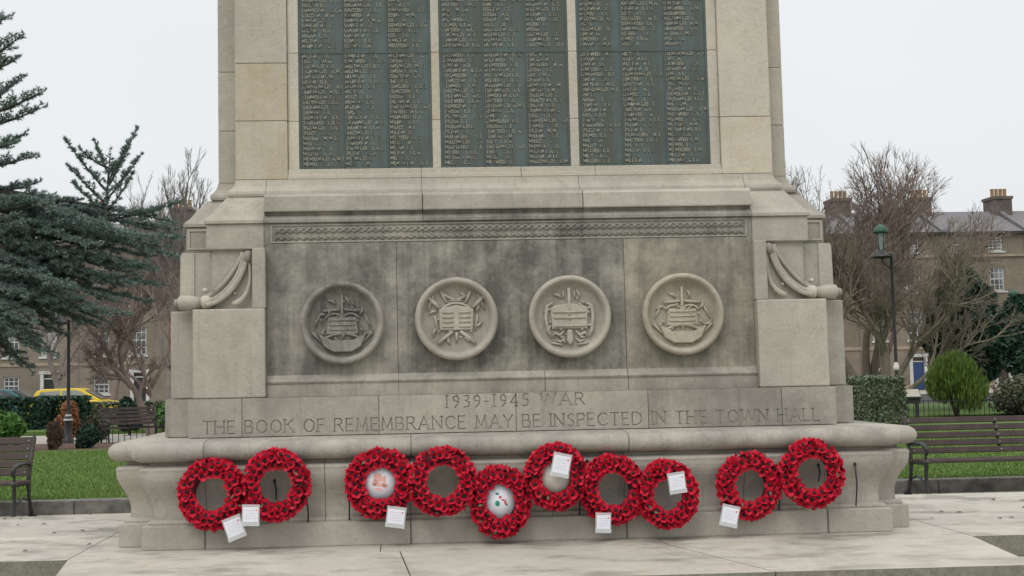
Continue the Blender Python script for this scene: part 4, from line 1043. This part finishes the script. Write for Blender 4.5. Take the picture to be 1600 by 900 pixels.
# ================================================================== VEGETATION
def quads_obj(name, C_, U, V_, m, parent=None, tri=False):
    """C centres, U,V half axes (n,3)"""
    if tri: P_ = np.stack([C_-U, C_+U, C_+V_], 1); k = 3
    else: P_ = np.stack([C_-U, C_-V_*.3+U*0-V_*.7, C_+U, C_+V_], 1); k = 4
    n = len(C_); P_ = P_.reshape(-1, 3)
    me = bpy.data.meshes.new(name); me.vertices.add(len(P_)); me.vertices.foreach_set('co', P_.astype(np.float32).ravel())
    me.loops.add(len(P_)); me.loops.foreach_set('vertex_index', np.arange(len(P_), dtype=np.int32))
    me.polygons.add(n); me.polygons.foreach_set('loop_start', np.arange(0, len(P_), k, dtype=np.int32)); me.polygons.foreach_set('loop_total', np.full(n, k, dtype=np.int32))
    me.materials.append(m); me.update(); me.validate()
    o = bpy.data.objects.new(name, me); COL.objects.link(o)
    if parent: o.parent = parent
    return o
def rnd_dirs(n):
    d = RNG.normal(size=(n, 3)); return d/np.linalg.norm(d, axis=1, keepdims=True)
def shrub(name, px0, px1, ytop, ybot, Y, m, label, cat, n=4200, ls=.035, box=False, upright=0, depth=None, lobes=9, core=None, group=None):
    a = at(px0, ybot, Y); c = at(px1, ytop, Y); w = abs(c.x-a.x)/2; zt_ = at((px0+px1)/2, ytop, Y).z; zb = max(G, at((px0+px1)/2, ybot, Y).z); zb = G if zb < G+.6 else zb
    cx = (a.x+c.x)/2; h = zt_-zb; d = depth or w
    t = empty(name, (cx, Y, zb)); tag(t, label, cat, group)
    if box:
        p = RNG.uniform(-1, 1, (n, 3)); k = RNG.integers(0, 3, n); s = RNG.choice([-1, 1], n); q_ = .82+.18*RNG.random(n)
        for i in range(3): p[k == i, i] = (s*q_)[k == i]
        p = p*(1+.03*np.sin(p[:, [1, 2, 0]]*7)); pos = np.stack([p[:, 0]*w, p[:, 1]*d, (p[:, 2]*.5+.5)*h], 1)
    else:
        # lumpy ellipsoid made of random lobes
        cs = rnd_dirs(lobes)*.48; rr = RNG.uniform(.38, .58, lobes); li = RNG.integers(0, lobes, n)
        u = rnd_dirs(n); rad = rr[li]*(.55+.5*RNG.random(n)**.5); p = cs[li]+u*rad[:, None]; p = np.clip(p, -1.05, 1.05)
        pos = np.stack([p[:, 0]*w, p[:, 1]*d, (p[:, 2]*.5+.5)*h], 1)
    pos[:, 2] = np.maximum(pos[:, 2], .02)
    U = rnd_dirs(n)*ls*RNG.uniform(.6, 1.2, (n, 1))
    V_ = np.cross(U, rnd_dirs(n)); V_ = V_/np.linalg.norm(V_, axis=1, keepdims=True)*ls*1.3
    if upright: 
        V_ = np.stack([pos[:, 0]*.35, pos[:, 1]*.35, np.ones(n)*h*.5], 1)+RNG.normal(0, .12, (n, 3)); V_ = V_/np.linalg.norm(V_, axis=1, keepdims=True)*ls*upright; U *= .45
    quads_obj('foliage', pos, U, V_, m, t)
    b = MB()
    for k in range(7):
        a_ = RNG.uniform(0, 6.28); r_ = RNG.uniform(.2, .6)
        b.tube([(0, 0, -.02), (w*r_*.4*math.cos(a_), d*r_*.4*math.sin(a_), h*.35), (w*r_*math.cos(a_), d*r_*math.sin(a_), h*.75)], [.03, .02, .008], 5)
    b.build('stems', M['bark'], t)
    return t
# right side
shrub('clipped_hedge', 1333, 1394, 588, 660, 23.0, M['leaf_grey'], 'square clipped grey-green hedge against the right side of the memorial', 'hedge', 9000, .032, box=True, depth=.9)
shrub('golden_shrub', 1448, 1537, 548, 655, 27.5, M['leaf_gold'], 'bushy bright golden-green shrub behind the right bench', 'shrub', 9000, .045, upright=2.2, lobes=14)
shrub('rounded_hedge', 1546, 1660, 586, 652, 27.6, M['leaf_olive'], 'rounded clipped olive hedge cut by the right edge', 'hedge', 9000, .035, lobes=20)
# left side
shrub('laurel_bush', -60, 57, 642, 722, 19.9, M['leaf_green'], 'bright green leafy bush behind the left bench', 'bush', 5200, .05)
shrub('winter_shrub', 82, 130, 622, 690, 26.5, M['leaf_orange'], 'orange winter shrub behind the left lamp post', 'shrub', 3200, .035)
shrub('columnar_shrub', 70, 100, 650, 712, 20.4, M['leaf_brown'], 'narrow dark brown dead-leaved shrub at the edge of the lawn', 'shrub', 3000, .03, upright=1.6)
shrub('small_laurel', 116, 158, 660, 706, 20.8, M['leaf_dark'], 'small dark green glossy shrub at the edge of the lawn', 'shrub', 2000, .045)
shrub('clipped_bush', 128, 178, 645, 692, 27.0, M['leaf_olive'], 'low olive clipped bush behind the small dark shrub', 'bush', 3200, .035)
shrub('evergreen_bush', 176, 228, 618, 690, 29.5, M['leaf_dark'], 'dark evergreen bush left of the bare tree trunk', 'bush', 3200, .05)
shrub('evergreen_bush', 236, 300, 622, 690, 31.5, M['leaf_green'], 'green bush between the bare tree trunk and the memorial', 'bush', 3200, .05)
shrub('privet_hedge', -80, 74, 622, 690, 33.0, M['leaf_dark'], 'long dark hedge along the road at the left', 'hedge', 7000, .06, box=True, depth=.8)
shrub('privet_hedge', 70, 132, 620, 690, 34.5, M['leaf_dark'], 'short dark hedge under the yellow car', 'hedge', 3000, .06, box=True, depth=.8)
shrub('boundary_hedge', 134, 330, 628, 690, 37.5, M['leaf_olive'], 'olive hedge along the road beside the memorial', 'hedge', 5000, .06, box=True, depth=.8)

def tufts(centers, dirs, per, ln, wd):
    n = len(centers); C_ = np.repeat(centers, per, 0); D = np.repeat(dirs, per, 0)
    D = D*.7+RNG.normal(0, .55, D.shape); D[:, 2] += .18; D /= np.linalg.norm(D, axis=1, keepdims=True)
    L_ = ln*RNG.uniform(.6, 1.2, (len(C_), 1)); U = np.cross(D, rnd_dirs(len(C_))); U /= np.linalg.norm(U, axis=1, keepdims=True)
    return C_, U*wd, D*L_
class Ev:   # evergreen builder
    def __init__(s): s.b = MB(); s.c = []; s.d = []
    def spray(s, p, d, ln, droop, lvl=0):
        """one flat branchlet with side twigs and tuft positions"""
        n = max(3, int(ln/.055)); q = Vector(p); dd = Vector(d).normalized(); pts = [q.copy()]
        for i in range(n):
            dd = (dd+Vector((random.gauss(0, .10), random.gauss(0, .10), random.gauss(0, .07)+droop))).normalized()
            q = q+dd*(ln/n); pts.append(q.copy()); s.c.append(tuple(q)); s.d.append(tuple(dd))
            if lvl == 0 and i > 0 and random.random() < .8:
                side = dd.cross(Vector((0, 0, 1))).normalized()*(1 if i % 2 else -1)
                s.spray(q, dd*.8+side*.9+Vector((0, 0, random.uniform(-.05, .12))), ln*random.uniform(.25, .5)*(1-i/n*.5), .02, 1)
        s.b.tube(pts, [max(.003, .008*(1-i/len(pts))) for i in range(len(pts))], 3, caps=False)
    def limb(s, pts, r0, spacing=.16, sl=(.35, .8), bare=.25, updown=.05):
        P_ = bez(pts, 22) if len(pts) > 2 else [Vector(pts[0]).lerp(Vector(pts[1]), i/22) for i in range(23)]
        s.b.tube(P_, [r0*(1-.88*i/22)+.005 for i in range(23)], 6, caps=False)
        tot = sum((P_[i+1]-P_[i]).length for i in range(22)); acc = 0; nxt = tot*bare
        for i in range(22):
            seg = P_[i+1]-P_[i]; L0 = seg.length; d = seg.normalized()
            while nxt < acc+L0:
                p = P_[i]+seg*((nxt-acc)/L0); t = nxt/tot
                for sg in (-1, 1):
                    side = d.cross(Vector((0, 0, 1)))
                    if side.length < .1: side = Vector((random.uniform(-1, 1), random.uniform(-1, 1), 0))
                    side.normalize(); l_ = random.uniform(*sl)*(1.15-.75*t)
                    s.spray(p, d*random.uniform(.3, .9)+side*sg*random.uniform(.4, 1)+Vector((0, 0, random.uniform(-.15, .35)+updown)), l_, updown*.4)
                nxt += spacing*random.uniform(.7, 1.3)
            acc += L0
        s.spray(P_[-1], P_[-1]-P_[-2], sl[0]*.8, .05)
    def finish(s, t, leafm, per=3, ln=.11, wd=.012):
        C_ = np.array(s.c); D = np.array(s.d); D /= np.linalg.norm(D, axis=1, keepdims=True)+1e-9
        quads_obj('foliage', *tufts(C_, D, per, ln, wd), leafm, t, tri=True)
        s.b.build('trunk', M['bark'], t)
# large cedar on the left
CY = 20.5
t = empty('cedar_tree', (0, 0, 0)); ev = Ev()
def cp(px, py, dy=0): return at(px, py, CY+dy)
base = at(-70, 720, CY); tx = base.x
ev.b.tube([(tx, CY, G), (tx+.05, CY, 1.2), (tx+.1, CY+.1, 3.5), (tx+.15, CY, 6), (tx+.2, CY, 9.5), (tx+.2, CY, 11)], [.34, .27, .22, .15, .07, .02], 10)
def onT(py): z = at(-50, py, CY).z; return Vector((tx+.12, CY, z))
# upper tiers whose tips show at the left edge
for (sy, ex, ey, dy) in ((110, 25, 62, -.6), (120, 22, 95, .5), (190, 58, 148, -.5), (205, 58, 172, .4), (180, 30, 125, .9), (265, 45, 246, -.2), (250, 30, 215, .8), (300, 48, 290, .2), (330, 60, 318, -.8), (40, 5, 30, 0), (230, 20, 225, -1.0), (350, 50, 345, .6)):
    A = onT(sy); B_ = cp(ex, ey, dy); mid = A.lerp(B_, .5)+Vector((0, 0, -.12))
    ev.limb([A, mid, B_], .05, .10, (.30, .6), .35, .10)
# the broad lower mass
ends = []
for (ex, ey) in ((262, 345), (278, 372), (270, 400), (235, 420), (245, 445), (225, 470), (195, 492), (180, 470), (160, 500), (130, 470), (120, 500), (95, 520), (75, 550), (60, 530), (70, 490),
                 (210, 385), (180, 360), (170, 400), (150, 430), (140, 380), (110, 400), (100, 445), (200, 440), (60, 420), (40, 380), (30, 460), (20, 560), (45, 575), (240, 360), (90, 360), (120, 345), (10, 430), (50, 450), (215, 410), (190, 345), (5, 500), (30, 520), (65, 470), (250, 385), (225, 400), (205, 425), (185, 445), (165, 465), (145, 485), (125, 435), (85, 400), (105, 480), (75, 440), (45, 500), (160, 350), (200, 365), (230, 375), (175, 420), (135, 405), (95, 425), (55, 385), (25, 400), (15, 480), (80, 500), (150, 510), (50, 545), (265, 358)):
    dy = random.uniform(-1.6, 1.6); sy = 300+(ey-340)*.95+random.uniform(-25, 25); A = onT(sy); B_ = cp(ex, ey, dy)
    mid = A.lerp(B_, .45)+Vector((0, 0, random.uniform(.05, .4))); ev.limb([A, mid, B_], .075, .115, (.30, .68), .30, -.03)
# the leader that rises above the mass
ev.limb([cp(120, 400, 0), cp(175, 360, 0), cp(165, 300, 0), cp(172, 245, 0)], .06, .13, (.2, .4), .25, .1)
for (sx, sy, ex, ey) in ((170, 290, 212, 205), (168, 300, 105, 222), (170, 270, 150, 225), (168, 320, 110, 262), (168, 310, 218, 245), (166, 330, 118, 290), (168, 330, 205, 275), (165, 335, 245, 330), (160, 345, 275, 318), (168, 285, 200, 222), (168, 262, 128, 236)):
    A = cp(sx, sy); B_ = cp(ex, ey, random.uniform(-.5, .5)); ev.limb([A, A.lerp(B_, .5)+Vector((0, 0, -.08)), B_], .025, .10, (.12, .34), .15, .08)
ev.finish(t, M['cedar'], 7, .085, .0085); tag(t, 'large blue-green cedar spreading from the left edge of the lawn', 'tree')
# dark holly on the right
t = empty('holly_tree', (0, 0, 0)); ev = Ev(); hy = 33; c0 = at(1507, 640, hy)
hb = MB(); hb.tube([(c0.x, hy, G), (c0.x, hy, at(1507, 440, hy).z)], [.12, .02], 7); hb.build('trunk', M['bark'], t)
def lobemass(t, name, spec, Y, m, n, ls):
    P_ = []
    for (px, py, rp_, k) in spec:
        c = at(px, py, Y+random.uniform(-.6, .6)); r_ = rp_/(F/(Y+7.8)); u = rnd_dirs(int(n*k)); rad = r_*(.35+.7*RNG.random(len(u))**.6)
        P_.append(np.array(c)+u*rad[:, None])
    P_ = np.concatenate(P_); U = rnd_dirs(len(P_))*ls; V_ = np.cross(U, rnd_dirs(len(P_))); V_ = V_/np.linalg.norm(V_, axis=1, keepdims=True)*ls*1.4
    quads_obj(name, P_, U, V_, m, t)
lobemass(t, 'foliage', [(1508, 445, 24, .7), (1490, 465, 26, .8), (1530, 468, 26, .8), (1475, 495, 30, 1), (1510, 500, 36, 1.3), (1545, 500, 26, .9), (1470, 530, 28, 1), (1505, 540, 38, 1.3), (1545, 535, 30, 1), (1535, 570, 28, .8), (1480, 565, 28, .8)], hy, M['leaf_dark'], 1500, .075)
tag(t, 'dense dark holly tree standing before the right terrace', 'tree')
t = empty('evergreen_tree', (0, 0, 0)); hy = 36; c0 = at(1590, 640, hy)
hb = MB(); hb.tube([(c0.x, hy, G), (c0.x, hy, at(1590, 500, hy).z)], [.10, .02], 7); hb.build('trunk', M['bark'], t)
lobemass(t, 'foliage', [(1590, 480, 20, .6), (1580, 505, 24, .8), (1605, 510, 30, .9), (1580, 540, 22, .7), (1610, 545, 30, .9), (1590, 565, 22, .5)], hy, M['leaf_dark'], 900, .08)
tag(t, 'sparser dark evergreen at the right edge behind the round hedge', 'tree')

# bare deciduous trees
def bare_tree(name, base_px, base_y_px, Y, stems, label, m, gen=5, seed=1, r0=.11, spread=.5, upb=.12, ratio=.72):
    rs = random.Random(seed); bx = at(base_px, base_y_px, Y).x
    t = empty(name, (0, 0, 0)); tb_ = MB(); cb_ = MB()
    def grow(p, d, ln, r_, g):
        n_ = 5 if g > 1 else 3; pts = [p.copy()]; q = p.copy(); dd = d.copy()
        for i in range(n_):
            dd = (dd+Vector((rs.gauss(0, .11), rs.gauss(0, .11), rs.gauss(0, .07)+upb*.35))).normalized(); q = q+dd*(ln/n_); pts.append(q.copy())
            if g > 0 and i >= (1 if g < gen else 3) and rs.random() < (.85 if g > 1 else .7):
                ax = Vector((rs.gauss(0, 1), rs.gauss(0, 1), rs.gauss(0, 1))).cross(dd).normalized(); nd = (dd+ax*rs.uniform(.45, .9)+Vector((0, 0, upb))).normalized()
                grow(q, nd, ln*ratio*rs.uniform(.55, .95), r_*.5, g-1)
        tgt = tb_ if g >= gen-1 else cb_
        tgt.tube(pts, [r_*(1-.5*i/n_) for i in range(n_+1)], 7 if g >= gen-1 else (4 if g > 1 else 3), caps=False)
        if g > 0:
            for k in range(2 if g > 2 else 3):
                ax = Vector((rs.gauss(0, 1), rs.gauss(0, 1), rs.gauss(0, 1))).cross(dd).normalized(); nd = (dd+ax*rs.uniform(.2, .6)*spread*1.5+Vector((0, 0, upb))).normalized()
                grow(q, nd, ln*ratio*rs.uniform(.8, 1.1), r_*.56, g-1)
    for (sx, sz, dx, dy, dz, ln, rr) in stems:
        grow(Vector((bx+sx, Y, sz)), Vector((dx, dy, dz)).normalized(), ln, rr, gen)
    tb_.build('trunk', m, t); cb_.build('crown', m, t); tag(t, label, 'tree', 'bare winter trees')
    print('TREE', name, len(cb_.f)); return t, tb_
# right spreading multi-stem tree
bare_tree('bare_tree', 1368, 600, 31, [(-.15, G, -.30, 0, 1, 2.6, .17), (.0, G, .08, -.15, 1, 2.7, .15), (.15, G, .50, .1, 1, 2.6, .15), (.2, G, .75, -.1, 1, 2.2, .11), (.05, G, .25, .3, 1, 2.6, .12)],
          'wide spreading bare tree with several stems, right of the memorial behind the lamp', M['moss_bark'], 5, 11, upb=.07, ratio=.68, spread=.6)
bare_tree('bare_tree', 1352, 600, 35, [(0, G, -.25, 0, 1, 3.5, .20), (.1, G, .22, .1, 1, 4.0, .16), (-.2, G, -.55, -.1, 1, 3.5, .13), (.2, G, .06, -.1, 1, 4.1, .14), (-.2, G, -.38, .2, 1, 3.9, .13), (-.3, G, -.72, .1, 1, 3.6, .12), (.1, G, .42, .2, 1, 3.7, .12)],
          'taller reddish bare tree close against the right side of the memorial', M['twig'], 5, 23, upb=.07, ratio=.66, spread=.7)
bare_tree('bare_tree', 236, 650, 27.0, [(0, G, .02, 0, 1, 1.5, .15), (0, G+1.2, -.75, .1, .8, 1.5, .06), (0, G+1.4, .55, -.1, .9, 1.4, .06), (0, G+1.2, -.3, -.5, .9, 1.4, .055)],
          'low bare tree with a thick trunk beside the left of the memorial', M['twig'], 5, 5, upb=.02, ratio=.68)
bare_tree('bare_tree', 268, 650, 40, [(0, G, -.05, 0, 1, 4.2, .17), (.1, G+2.5, .3, 0, 1, 2.6, .10), (-.1, G+2.2, -.5, 0, 1, 2.7, .10)],
          'tall pale bare tree whose fine crown rises behind the cedar', M['twig_grey'], 5, 9, upb=.14, ratio=.66)

bare_tree('bare_tree', 175, 650, 47, [(0, G, .0, 0, 1, 3.6, .19), (.1, G+2.0, .5, 0, 1, 2.8, .12), (-.1, G+1.8, -.6, 0, 1, 2.8, .12)],
          'tangled brown bare tree in front of the left terrace, beyond the street lamp', M['twig'], 5, 31, upb=.08, ratio=.68)
bare_tree('bare_tree', 95, 650, 52, [(0, G, .0, 0, 1, 3.4, .19), (.1, G+2.0, .5, 0, 1, 2.8, .12), (-.1, G+1.8, -.6, 0, 1, 2.8, .12), (-.1, G+1.8, .1, .6, 1, 2.8, .12)],
          'bare tree half hidden behind the left street lamp and the cedar', M['twig_grey'], 5, 37, upb=.05, ratio=.68)
# ================================================================== RAILINGS, SIGN, CARS
def railing(name, x0, x1, Y, h, label):
    t = empty(name, ((x0+x1)/2, Y, G)); tag(t, label, 'railing')
    L_ = x1-x0; b = MB(); b.box(-L_/2, L_/2, -.012, .012, h-.08, h-.055); b.box(-L_/2, L_/2, -.012, .012, .08, .105); b.build('rail', M['black'], t)
    n = int(L_/.15)
    for k in range(min(100, n+1)):
        x = -L_/2+k*.15; b = MB(); b.tube([(x, 0, 0), (x, 0, h-.03), (x, 0, h)], [.009, .009, .002], 5); b.build('baluster', M['black'], t)
xa = at(1340, 640, 27).x; railing('iron_railing', xa, xa+7.5, 27.0, .66, 'low black iron railing behind the right bench')
xa = at(120, 690, 23.3).x; railing('iron_railing', xa, xa+3.2, 23.25, .55, 'low black iron railing beyond the left lawn')
# information board
sx_ = at(1423, 620, 25.2).x; t = empty('information_board', (sx_, 25.2, G)); tag(t, 'dark lectern board on two posts beside the right lamp post', 'sign')
for s in (-.15, .15): b = MB(); b.box(s-.035, s+.035, -.035, .035, 0, .72); b.build('post', M['black'], t)
b = MB(); b.obox((0, 0, .84), Vector((.27, 0, 0)), Vector((0, .10, .12)), Vector((0, -.016, .013))); b.box(-.26, .26, -.03, .03, .58, .82); b.build('board', M['black'], t, bevel=.006)
b = MB(); b.obox((0, -.02, .87), Vector((.24, 0, 0)), Vector((0, .085, .10)), Vector((0, -.006, .005))); b.build('panel', M['flag'], t)

def make_car(m, label):
    t = empty('parked_car'); tag(t, label, 'car', 'cars on the road behind the left hedge')
    # side outline (x forward +), width 1.66
    body = [(-1.95, .30), (-1.98, .62), (-1.90, .88), (-1.2, .92), (.95, .92), (1.75, .80), (1.98, .62), (1.98, .30)]
    b = MB(); b.prism(body, -.83, .83); b.build('body', m, t, bevel=.05, seg=2)
    cab = [(-1.75, .90), (-1.50, 1.33), (-1.20, 1.40), (.05, 1.42), (.35, 1.36), (1.15, .90)]
    b = MB(); n = len(cab); vs = [(x, -.78+(.10 if z > 1 else 0), z) for x, z in cab]+[(x, .78-(.10 if z > 1 else 0), z) for x, z in cab]
    b.add(vs, [tuple(range(n)), tuple(range(n, 2*n))[::-1]]+[(i, i+n, (i+1) % n+n, (i+1) % n) for i in range(n)]); b.build('cabin', m, t, bevel=.03, seg=2)
    for y in (-1, 1):
        for pts in ([(-1.5, .95), (-1.32, 1.28), (-.55, 1.32), (-.55, .95)], [(-.47, .95), (-.47, 1.32), (.1, 1.33), (.28, 1.28), (.85, .95)]):
            b = MB(); yy = [y*(.785-.10*((z-.9)/.45)+.0) for x, z in pts]; vs = [(x, yy[i]*1.012, z) for i, (x, z) in enumerate(pts)]; b.add(vs, [tuple(range(len(vs)))]); b.build('side_window', M['glass'], t)
    b = MB(); b.add([(.42, -.62, 1.335), (.42, .62, 1.335), (1.09, .68, .955), (1.09, -.68, .955)], [(0, 1, 2, 3)]);
    for i, v in enumerate(b.v): b.v[i] = (v[0]+.012, v[1], v[2]+.012)
    b.build('windscreen', M['glass'], t)
    for x in (-1.25, 1.25):
        for y in (-.80, .80):
            b = MB(); b.lathe([(.001, -.09), (.30, -.09), (.32, -.06), (.32, .06), (.30, .09), (.2, .09)], (x, y, .31), 'y', 18); w = b.build('wheel', M['tyre'], t)
            b = MB(); b.lathe([(.19, .092), (.17, .085), (.001, .095)], (x, y, .31), 'y', 14); b.build('rim', M['bolt'], w)
    for y in (-.6, .6): b = MB(); b.lathe([(.09, 0), (.07, .03), (.001, .04)], (0, 0, 0), 'y', 10); o = b.build('headlight', M['lampglass'], t); o.location = (1.97, y, .64); o.rotation_euler.z = R(90)
    return t
c1 = make_car(M['yellow'], 'bright yellow car, only its roof and windscreen above the hedges at the left'); yc = 43.5
c1.location = (at(122, 612, yc).x, yc, G-.02); c2 = make_car(M['teal'], 'dark teal car parked left of the yellow one'); c2.location = (at(10, 612, yc+.5).x, yc+.5, G)
print('OBJECTS', len(bpy.data.objects))
